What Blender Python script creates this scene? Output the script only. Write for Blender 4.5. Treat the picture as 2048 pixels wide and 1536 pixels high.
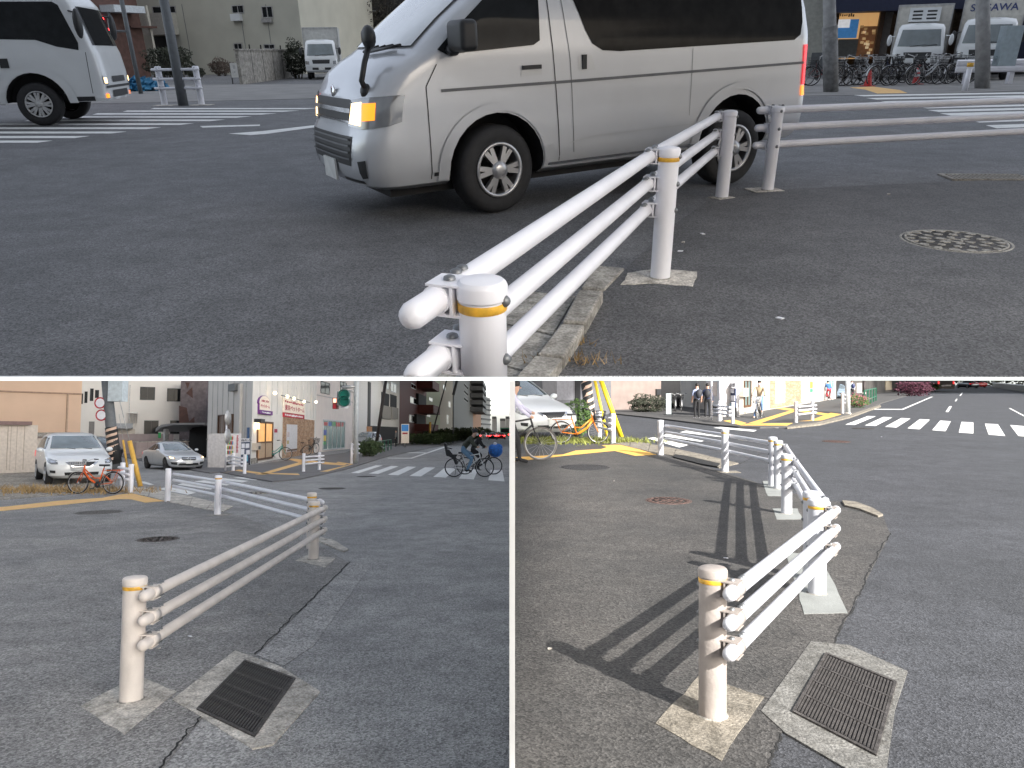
import bpy, bmesh, math, random
from mathutils import Vector, Matrix
R = math.radians
random.seed(7)
for o in list(bpy.data.objects): bpy.data.objects.remove(o)
scn = bpy.context.scene
COL = scn.collection

# ------------------------------------------------------------------ camera, sky, sun
# The photograph is a board of three views of one street corner.  Each view is built as a
# stage of its own: a street stage on the left (level), one on the right (gently rising) and a
# steep third stage above and behind them.  Every stage has its own metres (x right, y away, z up).
FOC, CX, CY = 1460.0, 1024.0, 768.0
STAGE = {'TOP': (24.52, 0.8, 1.33, 30.0), 'BL': (-3.84, 0.0, 1.75, 1.0), 'BR': (0.38, 0.0, 1.81, 1.0)}
def rotm(p, r):
    p, r = R(p), R(r); cp, sp, cr, sr = math.cos(p), math.sin(p), math.cos(r), math.sin(r)
    return Matrix(((cr, -sr, 0), (sr, cr, 0), (0, 0, 1))) @ Matrix(((1, 0, 0), (0, sp, cp), (0, cp, -sp)))
ROT = {k: rotm(v[0], v[1]) for k, v in STAGE.items()}
CAMLOC = Vector((0, 0, STAGE['BL'][2]))
AX = ROT['BL'].transposed()                       # camera axes (right, up, forward) as columns, in world
def stage_matrix(k):
    p, r, h, s = STAGE[k]
    return Matrix.Translation(CAMLOC) @ (AX @ (ROT[k] * s)).to_4x4() @ Matrix.Translation((0, 0, -h))
MS = {k: stage_matrix(k) for k in STAGE}
cam = bpy.data.cameras.new('camera'); camo = bpy.data.objects.new('camera', cam); COL.objects.link(camo)
cam.sensor_width = 36; cam.lens = 36 * FOC / 2048; cam.clip_start = .05; cam.clip_end = 15000
_c = Matrix((AX.col[0], AX.col[1], -AX.col[2])).transposed().to_4x4(); _c.translation = CAMLOC
camo.matrix_world = _c
scn.camera = camo
SUN_LOCAL = Vector((math.sin(R(37)) * math.cos(R(31.5)), -math.cos(R(37)) * math.cos(R(31.5)), math.sin(R(31.5))))
SUN = (MS['BR'].to_3x3() @ SUN_LOCAL).normalized()
w = bpy.data.worlds.new('World'); scn.world = w; w.use_nodes = True
nt = w.node_tree; bg = nt.nodes['Background']; sky = nt.nodes.new('ShaderNodeTexSky')
sky.sky_type = 'NISHITA'; sky.sun_disc = False; sky.sun_elevation = math.asin(SUN.z)
sky.sun_rotation = math.atan2(SUN.x, SUN.y); sky.air_density = 1.0; sky.dust_density = 2.2; sky.ozone_density = 1.0
hs = nt.nodes.new('ShaderNodeHueSaturation'); hs.inputs['Saturation'].default_value = .4
nt.links.new(sky.outputs[0], hs.inputs['Color']); nt.links.new(hs.outputs[0], bg.inputs[0]); bg.inputs[1].default_value = 0.15
sl = bpy.data.lights.new('sun', 'SUN'); sl.energy = 3.9; sl.angle = R(0.5); sl.color = (1, .965, .91)
so = bpy.data.objects.new('sun', sl); COL.objects.link(so); so.rotation_euler = SUN.to_track_quat('Z', 'Y').to_euler(); so.location = (0, -20, 60)
scn.view_settings.view_transform = 'Standard'; scn.view_settings.look = 'None'; scn.view_settings.gamma = 1
scn.view_settings.exposure = 1.45
scn.view_settings.use_curve_mapping = False
scn.cycles.max_bounces = 6; scn.cycles.caustics_reflective = False; scn.cycles.caustics_refractive = False

# ------------------------------------------------------------------ helpers
TOPS = {'TOP': [], 'BL': [], 'BR': []}
def ray(s, u, v):
    return ROT[s].transposed() @ Vector(((u - CX) / FOC, (CY - v) / FOC, 1))
def U(s, u, v, z=0):                              # photograph point -> place on the stage's ground
    d = ray(s, u, v); h = STAGE[s][2]; t = (z - h) / d.z
    return Vector((d.x * t, d.y * t, z))
def ZAT(s, P, u, v):                              # height over ground point P seen at (u, v)
    d = ray(s, u, v); t = math.hypot(P[0], P[1]) / math.hypot(d.x, d.y)
    return STAGE[s][2] + d.z * t

MATS = {}
def mat(name, col, rough=.6, metal=0, var=.12, scale=8, bump=0, emit=0, coat=0, spec=.5, bscale=None, ecol=None, trans=0):
    if name in MATS: return MATS[name]
    m = bpy.data.materials.new(name); m.use_nodes = True; n = m.node_tree; b = n.nodes['Principled BSDF']
    b.inputs['Roughness'].default_value = rough; b.inputs['Metallic'].default_value = metal
    b.inputs['Coat Weight'].default_value = coat; b.inputs['Specular IOR Level'].default_value = spec
    tc = n.nodes.new('ShaderNodeTexCoord'); nz = n.nodes.new('ShaderNodeTexNoise'); nz.inputs['Scale'].default_value = scale
    nz.inputs['Detail'].default_value = 6; n.links.new(tc.outputs['Object'], nz.inputs['Vector'])
    cr = n.nodes.new('ShaderNodeValToRGB'); cr.color_ramp.elements[0].position = .3; cr.color_ramp.elements[1].position = .7
    cr.color_ramp.elements[0].color = [c * (1 - var) for c in col] + [1]; cr.color_ramp.elements[1].color = [min(1, c * (1 + var)) for c in col] + [1]
    n.links.new(nz.outputs['Fac'], cr.inputs['Fac']); src = cr.outputs[0]
    if bump >= .3:
        n2 = n.nodes.new('ShaderNodeTexNoise'); n2.inputs['Scale'].default_value = 70; n2.inputs['Detail'].default_value = 5; n.links.new(tc.outputs['Object'], n2.inputs['Vector'])
        c2 = n.nodes.new('ShaderNodeValToRGB'); c2.color_ramp.elements[0].position = .35; c2.color_ramp.elements[0].color = (.62, .62, .62, 1); c2.color_ramp.elements[1].position = .65; c2.color_ramp.elements[1].color = (1.15, 1.15, 1.15, 1)
        n3 = n.nodes.new('ShaderNodeTexNoise'); n3.inputs['Scale'].default_value = 11; n3.inputs['Detail'].default_value = 8; n3.inputs['Roughness'].default_value = .75; n.links.new(tc.outputs['Object'], n3.inputs['Vector'])
        c3 = n.nodes.new('ShaderNodeValToRGB'); c3.color_ramp.elements[0].position = .36; c3.color_ramp.elements[0].color = (.55, .54, .52, 1); c3.color_ramp.elements[1].position = .55; c3.color_ramp.elements[1].color = (1.05, 1.05, 1.05, 1)
        n.links.new(n2.outputs['Fac'], c2.inputs['Fac']); n.links.new(n3.outputs['Fac'], c3.inputs['Fac'])
        for cc in (c2, c3):
            mx = n.nodes.new('ShaderNodeMix'); mx.data_type = 'RGBA'; mx.blend_type = 'MULTIPLY'; mx.inputs[0].default_value = 1; n.links.new(src, mx.inputs[6]); n.links.new(cc.outputs[0], mx.inputs[7]); src = mx.outputs[2]
    n.links.new(src, b.inputs['Base Color'])
    if bump:
        nb = n.nodes.new('ShaderNodeTexNoise'); nb.inputs['Scale'].default_value = bscale or scale * 6; nb.inputs['Detail'].default_value = 4
        n.links.new(tc.outputs['Object'], nb.inputs['Vector']); bp = n.nodes.new('ShaderNodeBump'); bp.inputs['Strength'].default_value = bump
        bp.inputs['Distance'].default_value = .02; n.links.new(nb.outputs['Fac'], bp.inputs['Height']); n.links.new(bp.outputs[0], b.inputs['Normal'])
    if emit:
        b.inputs['Emission Color'].default_value = list(ecol or col) + [1]; b.inputs['Emission Strength'].default_value = emit
    if trans: b.inputs['Transmission Weight'].default_value = trans
    MATS[name] = m; return m

def asphalt(name, col, tint, grain=90., blotch=.35, crack=0.0):
    m = bpy.data.materials.new(name); m.use_nodes = True; n = m.node_tree; b = n.nodes['Principled BSDF']; L = n.links.new
    def nd(t, **k):
        x = n.nodes.new(t)
        for a, v in k.items(): x.inputs[a.replace('_', ' ')].default_value = v
        return x
    tc = nd('ShaderNodeTexCoord'); O = tc.outputs['Object']
    v = nd('ShaderNodeTexVoronoi', Scale=grain); L(O, v.inputs['Vector'])
    f = nd('ShaderNodeTexNoise', Scale=grain * 1.7, Detail=3.); L(O, f.inputs['Vector'])
    g = nd('ShaderNodeTexNoise', Scale=.55, Detail=5., Roughness=.62); L(O, g.inputs['Vector'])
    st = nd('ShaderNodeTexNoise', Scale=2.6, Detail=8., Roughness=.7); L(O, st.inputs['Vector'])
    def ramp(src, p0, c0, p1, c1):
        r = nd('ShaderNodeValToRGB'); e = r.color_ramp.elements; e[0].position = p0; e[0].color = list(c0) + [1]; e[1].position = p1; e[1].color = list(c1) + [1]
        L(src, r.inputs['Fac']); return r.outputs[0]
    def mul(a, c, fac=1., t='MULTIPLY'):
        x = n.nodes.new('ShaderNodeMix'); x.data_type = 'RGBA'; x.blend_type = t; x.inputs[0].default_value = fac
        L(a, x.inputs[6]); L(c, x.inputs[7]); return x.outputs[2]
    base = ramp(g.outputs['Fac'], .3, [c * (1 - blotch) for c in col], .72, [c * (1 + blotch) * t for c, t in zip(col, tint)])
    sp = ramp(v.outputs['Color'], .15, (.5,) * 3, .9, (1.52,) * 3)
    fi = ramp(f.outputs['Fac'], .3, (.6,) * 3, .7, (1.35,) * 3)
    s2 = ramp(st.outputs['Fac'], .35, (.78,) * 3, .62, (1.12,) * 3)
    c = mul(mul(mul(base, sp), fi), s2)
    L(c, b.inputs['Base Color']); b.inputs['Roughness'].default_value = .72; b.inputs['Specular IOR Level'].default_value = .5
    bp = nd('ShaderNodeBump', Strength=.55, Distance=.006); L(v.outputs['Distance'], bp.inputs['Height'])
    b2 = nd('ShaderNodeBump', Strength=.25, Distance=.02); L(st.outputs['Fac'], b2.inputs['Height']); L(bp.outputs[0], b2.inputs['Normal']); L(b2.outputs[0], b.inputs['Normal'])
    MATS[name] = m; return m

class MB:                                          # collects simple shapes into one mesh
    def __init__(s): s.v = []; s.f = []; s.m = []; s.cur = 0; s.smooth = []
    def add(s, vs, fs, sm=False):
        o = len(s.v); s.v += [tuple(x) for x in vs]
        for f in fs: s.f.append([i + o for i in f]); s.m.append(s.cur); s.smooth.append(sm)
        return s
    def box(s, x0, x1, y0, y1, z0, z1):
        return s.add([(x, y, z) for z in (z0, z1) for y in (y0, y1) for x in (x0, x1)],
                     [(0, 2, 3, 1), (4, 5, 7, 6), (0, 1, 5, 4), (2, 6, 7, 3), (0, 4, 6, 2), (1, 3, 7, 5)])
    def prism(s, poly, z0, z1, axis='z'):
        n = len(poly); P = []
        for z in (z0, z1):
            for a, b in poly: P.append((a, b, z) if axis == 'z' else (a, z, b) if axis == 'y' else (z, a, b))
        return s.add(P, [list(range(n))[::-1], list(range(n, 2 * n))] + [(i, (i + 1) % n, n + (i + 1) % n, n + i) for i in range(n)])
    def tube(s, pts, r, n=10, r1=None, caps=True, round_ends=False):
        pts = [Vector(p) for p in pts]; r1 = r if r1 is None else r1
        rs = [r + (r1 - r) * i / max(1, len(pts) - 1) for i in range(len(pts))]
        if round_ends:
            a, b = pts[0], pts[-1]; da = (a - pts[1]).normalized(); db = (b - pts[-2]).normalized()
            pre = [(a + da * rs[0] * math.sin(t), rs[0] * math.cos(t)) for t in (1.45, 1.0, .5)]
            post = [(b + db * rs[-1] * math.sin(t), rs[-1] * math.cos(t)) for t in (.5, 1.0, 1.45)]
            pts = [p for p, _ in pre] + pts + [p for p, _ in post]; rs = [q for _, q in pre] + rs + [q for _, q in post]
        V = []; F = []; up = None
        for i, p in enumerate(pts):
            d = (pts[min(i + 1, len(pts) - 1)] - pts[max(i - 1, 0)]).normalized()
            if up is None: up = Vector((0, 0, 1)) if abs(d.z) < .9 else Vector((1, 0, 0))
            a = d.cross(up).normalized(); c = a.cross(d).normalized(); up = c
            for k in range(n):
                t = 2 * math.pi * k / n; V.append(p + (a * math.cos(t) + c * math.sin(t)) * rs[i])
        for i in range(len(pts) - 1):
            for k in range(n): F.append((i * n + k, i * n + (k + 1) % n, (i + 1) * n + (k + 1) % n, (i + 1) * n + k))
        s.add(V, F, True)
        if caps:
            o = len(s.v) - len(V); s.f.append([o + k for k in range(n)][::-1]); s.f.append([o + (len(pts) - 1) * n + k for k in range(n)]); s.m += [s.cur] * 2; s.smooth += [False] * 2
        return s
    def lathe(s, prof, n=24, axis='z', c=(0, 0, 0), sm=True):  # prof: (radius, height)
        V = []; F = []
        for r, z in prof:
            for k in range(n):
                t = 2 * math.pi * k / n; a, b = r * math.cos(t), r * math.sin(t)
                q = (a, b, z) if axis == 'z' else (a, z, b) if axis == 'y' else (z, a, b)
                V.append((q[0] + c[0], q[1] + c[1], q[2] + c[2]))
        for i in range(len(prof) - 1):
            for k in range(n): F.append((i * n + k, i * n + (k + 1) % n, (i + 1) * n + (k + 1) % n, (i + 1) * n + k))
        return s.add(V, F, sm)
    def ball(s, c, rx, ry, rz, n=12, m=8):
        V = []; F = []
        for i in range(m + 1):
            a = math.pi * i / m
            for k in range(n):
                t = 2 * math.pi * k / n; V.append((c[0] + rx * math.sin(a) * math.cos(t), c[1] + ry * math.sin(a) * math.sin(t), c[2] + rz * math.cos(a)))
        for i in range(m):
            for k in range(n): F.append((i * n + k, i * n + (k + 1) % n, (i + 1) * n + (k + 1) % n, (i + 1) * n + k))
        return s.add(V, F, True)
    def mesh(s, name, mats):
        me = bpy.data.meshes.new(name); me.from_pydata(s.v, [], s.f)
        for m in (mats if isinstance(mats, (list, tuple)) else [mats]): me.materials.append(m)
        me.polygons.foreach_set('material_index', s.m); me.polygons.foreach_set('use_smooth', s.smooth)
        me.validate(); me.update(); return me
    def build(s, name, mats, parent=None, stage=None, **k):
        return obj(name, s.mesh(name, mats), parent, stage, **k)

def obj(name, me, parent=None, stage=None, label=None, cat=None, group=None, kind=None, M=None):
    o = bpy.data.objects.new(name, me); COL.objects.link(o)
    if parent is not None: o.parent = parent
    if stage: TOPS[stage].append(o)
    if M is not None: o.matrix_basis = M
    if label: o['label'] = label
    if cat: o['category'] = cat
    if group: o['group'] = group
    if kind: o['kind'] = kind
    return o
def thing(stage, name, label, cat, loc=(0, 0, 0), rz=0, group=None, sc=1):
    o = obj(name, None, None, stage, label, cat, group)
    o.location = loc; o.rotation_euler = (0, 0, rz); o.scale = (sc,) * 3; o.empty_display_size = .2
    return o
def copy_tree(stage, root, label, loc, rz, group=None, sc=None):
    def cp(o, par):
        c = o.copy(); COL.objects.link(c); c.parent = par
        for ch in o.children: cp(ch, c)
        return c
    c = cp(root, None); TOPS[stage].append(c); c['label'] = label; c.location = loc; c.rotation_euler = (0, 0, rz)
    if group: c['group'] = group
    if sc: c.scale = (sc,) * 3
    return c
def sheet(stage, name, px, z, m, parent=None, kind=None, h=.002, label=None, cat=None, stage_top=True):
    P = [U(stage, u, v, z) for u, v in px]
    mb = MB().prism([(p.x, p.y) for p in P], z - h, z)
    o = mb.build(name, m, parent, None if parent else stage, kind=kind, label=label, cat=cat)
    return o
def text(name, body, sx, sz, m, parent, M, h=.004, spacing=1):
    cu = bpy.data.curves.new(name, 'FONT'); cu.body = body; cu.align_x = 'CENTER'; cu.align_y = 'CENTER'; cu.extrude = h; cu.space_line = .9; cu.offset = .012
    t = bpy.data.objects.new('tmp', cu); COL.objects.link(t); dg = bpy.context.evaluated_depsgraph_get()
    me = bpy.data.meshes.new_from_object(t.evaluated_get(dg)); bpy.data.objects.remove(t)
    xs = [v.co.x for v in me.vertices] or [0, 1]; ys = [v.co.y for v in me.vertices] or [0, 1]
    cx, cy = (max(xs) + min(xs)) / 2, (max(ys) + min(ys)) / 2; ax = sx / max(1e-6, max(xs) - min(xs)); ay = sz / max(1e-6, max(ys) - min(ys))
    for v in me.vertices:                           # text plane xy -> facade plane xz, facing -y
        x, y, z = v.co; v.co = ((x - cx) * ax, -z, (y - cy) * ay)
    me.materials.clear(); me.materials.append(m)
    return obj(name, me, parent, M=M)

# ------------------------------------------------------------------ shared materials
M_asph_t = asphalt('asphalt_dark_road', (.140, .141, .146), (1, 1, 1.0), 105, .18)  # lightened against the upper stage's shade
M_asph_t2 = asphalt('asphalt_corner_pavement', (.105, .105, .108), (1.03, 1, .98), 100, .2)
M_asph_bl = asphalt('asphalt_grey_road', (.31, .308, .304), (1.01, 1, .985), 85, .2)  # street asphalt lightened to make up for this stage's shade
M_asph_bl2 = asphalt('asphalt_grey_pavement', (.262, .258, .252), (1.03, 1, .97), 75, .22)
M_asph_br = asphalt('asphalt_sunlit_road', (.060, .062, .068), (1, 1, 1.02), 80, .18)  # same street asphalt, kept much darker for full sun
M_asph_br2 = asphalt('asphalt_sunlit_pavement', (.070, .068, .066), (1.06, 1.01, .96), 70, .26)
M_conc = mat('old_concrete', (.62, .58, .52), .9, var=.3, scale=3, bump=.5, bscale=60)
M_conc_n = mat('new_mortar', (.25, .26, .25), .85, var=.1, scale=5, bump=.2, bscale=80)
M_conc_d = mat('stained_concrete', (.38, .36, .325), .9, var=.4, scale=4, bump=.6, bscale=50)
M_conc_s = mat('sunlit_old_concrete', (.26, .232, .19), .9, var=.3, scale=4, bump=.5, bscale=60)  # old concrete again, darkened for the sunny stage
M_white = mat('road_paint_white', (.78, .78, .76), .7, var=.12, scale=6, bump=.15)
M_yel = mat('tactile_yellow', (.78, .45, .10), .75, var=.12, scale=9, bump=.2)
M_yel_bl = mat('faded_tactile_yellow', (.80, .50, .20), .75, var=.12, scale=9, bump=.2)
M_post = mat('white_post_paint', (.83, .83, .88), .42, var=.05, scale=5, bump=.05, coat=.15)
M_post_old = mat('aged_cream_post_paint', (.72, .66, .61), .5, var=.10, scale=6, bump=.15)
M_post_b = mat('fresh_white_post_sun_tone', (.60, .61, .655), .42, var=.04, scale=5, bump=.05, coat=.15)  # white post paint darkened so that it does not burn out in sun
M_post_ob = mat('old_cream_post_sun_tone', (.36, .32, .295), .5, var=.16, scale=7, bump=.15)  # the aged cream darkened to offset the sun on its stage
M_band = mat('amber_reflective_band', (.72, .40, .04), .4, var=.3, scale=25)
M_bolt = mat('zinc_bolt', (.22, .23, .24), .5, .7, var=.2)
M_steel = mat('galvanised_steel', (.5, .5, .5), .45, .6, var=.2)
M_iron = mat('cast_iron', (.11, .10, .095), .6, .4, var=.3, scale=30, bump=.3)
M_rust = mat('rusty_cast_iron', (.16, .10, .085), .7, .3, var=.35, scale=30, bump=.3)
M_ironl = mat('worn_pale_iron', (.40, .38, .34), .7, .2, var=.25, scale=30, bump=.3)
M_rub = mat('tyre_rubber', (.022, .022, .024), .75, var=.2, scale=20, bump=.2)
M_blk = mat('black_plastic', (.025, .026, .028), .45, var=.15)
M_dark = mat('dark_void', (.012, .012, .013), .8, var=.2)
M_glass = mat('dark_glass', (.022, .024, .026), .06, 0, var=.2, spec=.1)
M_glass2 = mat('tinted_window', (.02, .019, .018), .12, 0, var=.3, spec=.1)
M_wsh = mat('windscreen_glass', (.10, .13, .14), .05, 0, var=.3, scale=2, spec=1.0, coat=1)
M_chrome = mat('chrome', (.75, .75, .76), .15, 1, var=.05)
M_alloy = mat('alloy_wheel', (.55, .55, .56), .3, .8, var=.1)
M_silver = mat('silver_paint', (.64, .66, .69), .32, .35, var=.03, scale=3, coat=.7)
M_silver2 = mat('bright_silver_paint', (.62, .64, .66), .3, .4, var=.03, scale=3, coat=.7)
M_wpaint = mat('white_vehicle_paint', (.74, .76, .77), .3, 0, var=.03, scale=2, coat=.6)
M_red_l = mat('red_lens', (.45, .01, .015), .2, emit=.9, var=.2)
M_red_hot = mat('lit_red_lamp', (.9, .03, .03), .3, emit=4, var=.05)
M_amber_hot = mat('lit_amber_lamp', (1, .25, .015), .3, emit=.75, var=.05)
M_warm_hot = mat('lit_warm_lamp', (1, .66, .30), .3, emit=1.6, var=.05)
M_lens = mat('clear_lens', (.30, .31, .32), .10, .5, var=.15, coat=1)
M_green_l = mat('lit_green_lamp', (.01, .16, .12), .3, emit=.06, var=.1)
M_brown = mat('brown_door_frame', (.10, .045, .02), .5, var=.2)
M_leaf = mat('hedge_leaf', (.055, .085, .03), .7, var=.5, scale=3)
M_leaf_d = mat('dark_leaf', (.035, .04, .025), .8, var=.5, scale=3)
M_leaf_r = mat('azalea_pink_leaf', (.07, .014, .03), .7, var=.6, scale=4)  # azalea pink darkened, with its shade put into the colour
M_twig = mat('bark', (.09, .07, .05), .9, var=.3, scale=10, bump=.4)
M_dry = mat('dry_grass', (.38, .26, .12), .9, var=.4, scale=4)
M_grav = asphalt('gravel_lot', (.34, .31, .27), (1.05, 1, .9), 16, .3)

# ------------------------------------------------------------------ builders
def lerp(a, b, t): return a + (b - a) * t
class Veh:                                         # body lofted from horizontal outlines: rows (z, xf, xr, w, rf, nf, rr, nr)
    def __init__(s, stage, name, label, cat, rows, loc, rz, sc=1, group=None):
        s.rows = rows; s.root = thing(stage, name, label, cat, loc, rz, group, sc)
    def row(s, z):
        rs = s.rows
        if z <= rs[0][0]: return rs[0]
        for a, b in zip(rs, rs[1:]):
            if z <= b[0]:
                t = (z - a[0]) / (b[0] - a[0]); return tuple(lerp(p, q, t) for p, q in zip(a, b))
        return rs[-1]
    def yh(s, x, z):
        _, xf, xr, w, rf, nf, rr, nr = s.row(z); a, b = xf - rf, xr + rr
        if x > a: t = min(.999, (x - a) / rf); return w * (1 - t ** nf) ** (1 / nf)
        if x < b: t = min(.999, (b - x) / rr); return w * (1 - t ** nr) ** (1 / nr)
        return w
    def xfr(s, y, z):
        _, xf, xr, w, rf, nf, rr, nr = s.row(z); t = min(.999, abs(y) / w); return xf - rf + rf * (1 - t ** nf) ** (1 / nf)
    def xre(s, y, z):
        _, xf, xr, w, rf, nf, rr, nr = s.row(z); t = min(.999, abs(y) / w); return xr + rr - rr * (1 - t ** nr) ** (1 / nr)
    def outline(s, z, k=12, m=14):
        _, xf, xr, w, rf, nf, rr, nr = s.row(z); P = []
        for i in range(k + 1):
            t = math.pi / 2 * i / k; P.append((xf - rf + rf * math.cos(t) ** (2 / nf), w * math.sin(t) ** (2 / nf)))
        for i in range(1, m): P.append((lerp(xf - rf, xr + rr, i / m), w))
        for i in range(k, -1, -1):
            t = math.pi / 2 * i / k; P.append((xr + rr - rr * math.cos(t) ** (2 / nr), w * math.sin(t) ** (2 / nr)))
        return P
    def body(s, paint, arches, name='body', dense=3):
        zs = []
        for a, b in zip(s.rows, s.rows[1:]):
            k = max(1, int((b[0] - a[0]) / .06)); zs += [lerp(a[0], b[0], i / k) for i in range(k)]
        zs.append(s.rows[-1][0]); mb = MB(); n = None; V = []; F = []
        for z in zs:
            h = s.outline(z); ring = h + [(x, -y) for x, y in h[-2:0:-1]]; n = len(ring); V += [(x, y, z) for x, y in ring]
        for i in range(len(zs) - 1):
            for k in range(n): F.append((i * n + k, i * n + (k + 1) % n, (i + 1) * n + (k + 1) % n, (i + 1) * n + k))
        F.append(list(range(n))[::-1]); F.append([(len(zs) - 1) * n + k for k in range(n)])
        mb.add(V, F, True); o = mb.build(name, [paint, M_dark], s.root)
        if arches:
            cu = MB()
            for x, z, r in arches:
                for sg in (1, -1):
                    w = s.row(z)[3]; pr = [(r * math.cos(t), r * math.sin(t)) for t in [2 * math.pi * i / 28 for i in range(28)]]
                    cu.prism([(x + a, z + b) for a, b in pr], sg * (w - .27), sg * (w + .3), 'y')
            bmx = bmesh.new(); cm = cu.mesh('cut', M_dark); bmx.from_mesh(cm); bmesh.ops.recalc_face_normals(bmx, faces=bmx.faces); bmx.to_mesh(cm); bmx.free()
            bmx = bmesh.new(); bmx.from_mesh(o.data); bmesh.ops.recalc_face_normals(bmx, faces=bmx.faces); bmx.to_mesh(o.data); bmx.free()
            co = bpy.data.objects.new('cut', cm); COL.objects.link(co)
            md = o.modifiers.new('b', 'BOOLEAN'); md.object = co; md.operation = 'DIFFERENCE'; md.solver = 'EXACT'
            pm = o.parent; o.parent = None
            dg = bpy.context.evaluated_depsgraph_get(); me = bpy.data.meshes.new_from_object(o.evaluated_get(dg))
            o.modifiers.clear(); o.data = me; o.parent = pm; bpy.data.objects.remove(co)
            for p in me.polygons:
                c = p.center
                for x, z, r in arches:
                    if math.hypot(c.x - x, c.z - z) < r + .004 and abs(c.y) < s.yh(c.x, max(c.z, s.rows[0][0])) - .012: p.material_index = min(1, len(me.materials) - 1)
        o.data.shade_smooth(); o.data.set_sharp_from_angle(angle=R(32)); s.b = o; return o
    def patch(s, name, poly, mode, m, off=.005, sg=1, parent=None, step=.06):
        bm = bmesh.new(); vs = [bm.verts.new((a, b, 0)) for a, b in poly]; bm.faces.new(vs)
        us = [p[0] for p in poly]; zs = [p[1] for p in poly]; su = 6 if mode == 'corner' else step
        for lo, hi, ax, st in ((min(us), max(us), 0, su), (min(zs), max(zs), 1, step)):
            k = int((hi - lo) / st)
            for i in range(1, k + 1):
                c = [0, 0, 0]; c[ax] = lo + (hi - lo) * i / (k + 1); no = [0, 0, 0]; no[ax] = 1
                bmesh.ops.bisect_plane(bm, geom=bm.verts[:] + bm.edges[:] + bm.faces[:], plane_co=c, plane_no=no)
        for v in bm.verts:
            a, z = v.co.x, v.co.y
            if mode == 'side': v.co = (a, sg * (s.yh(a, z) + off), z)
            elif mode == 'front': v.co = (s.xfr(a, z) + off, a * (1 + off * .9), z + off * .3)
            elif mode == 'rear': v.co = (s.xre(a, z) - off, a, z)
            elif mode == 'top': pass
            else:
                _, xf, xr, w, rf, nf, rr, nr = s.row(z); t = R(a)
                v.co = (xf - rf + rf * math.cos(t) ** (2 / nf) + off * math.cos(t), sg * (w * math.sin(t) ** (2 / nf) + off * math.sin(t)), z)
        bmesh.ops.recalc_face_normals(bm, faces=bm.faces)
        me = bpy.data.meshes.new(name); bm.to_mesh(me); bm.free(); me.materials.append(m); me.shade_smooth()
        return obj(name, me, parent or s.root)
    def line(s, pts, wd, m, name='panel_gap', sg=1, off=.004):
        for (a, b), (c, d) in zip(pts, pts[1:]):
            L = math.hypot(c - a, d - b) or 1; nx, nz = -(d - b) / L * wd / 2, (c - a) / L * wd / 2
            s.patch(name, [(a + nx, b + nz), (a - nx, b - nz), (c - nx, d - nz), (c + nx, d + nz)], 'side', m, off, sg)
    def wheel(s, x, yo, r, wd, rim_r, sg, spokes=6, rim=None, steer=0):
        wb = MB().lathe([(r * .62, -.0), (rim_r, -.01), (rim_r + .02, 0), (r * .9, .004), (r * .975, -.02), (r, -.05), (r, -wd + .05), (r * .975, -wd + .02), (r * .9, -wd), (rim_r, -wd)], 36, 'y')
        wh = wb.build('wheel', M_rub, s.root); wh.location = (x, sg * yo, r); wh.rotation_euler = (0, 0, (0 if sg > 0 else math.pi) + steer)
        wh.data.materials[0] = M_rub
        rm = MB().lathe([(rim_r + .004, .0), (rim_r + .004, .012), (rim_r - .02, .008), (rim_r - .022, -.03), (rim_r - .03, -.13)], 32, 'y')
        MB().lathe([(rim_r - .03, -.12), (.001, -.12)], 24, 'y').build('brake_shade', M_dark, wh)
        for k in range(spokes):
          for tw in (-.16, .16):
            a = 2 * math.pi * k / spokes; a2 = a + tw; c, q = math.cos(a), math.sin(a); c2, q2 = math.cos(a2), math.sin(a2); wsp = rim_r * .085
            V = []
            for rr_, y, ww, cc, qq in ((.03, .004, wsp, c, q), (rim_r - .02, -.004, wsp * 1.1, c2, q2)):
                for e in (-1, 1): V += [(rr_ * cc - e * ww * qq, y, rr_ * qq + e * ww * cc), (rr_ * cc - e * ww * qq, y - .04, rr_ * qq + e * ww * cc)]
            rm.add(V, [(0, 2, 6, 4), (0, 4, 5, 1), (2, 3, 7, 6), (1, 5, 7, 3)])
        rm.lathe([(.075, -.01), (.07, .016), (.03, .03), (.001, .03)], 18, 'y')
        rm.build('rim', rim or M_alloy, wh)
        return wh

def torus(mb, c, Rr, r, n=28, m=8, axis='y'):
    prof = [(Rr + r * math.cos(2 * math.pi * i / m), r * math.sin(2 * math.pi * i / m)) for i in range(m + 1)]
    mb.lathe(prof, n, axis, c)

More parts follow.
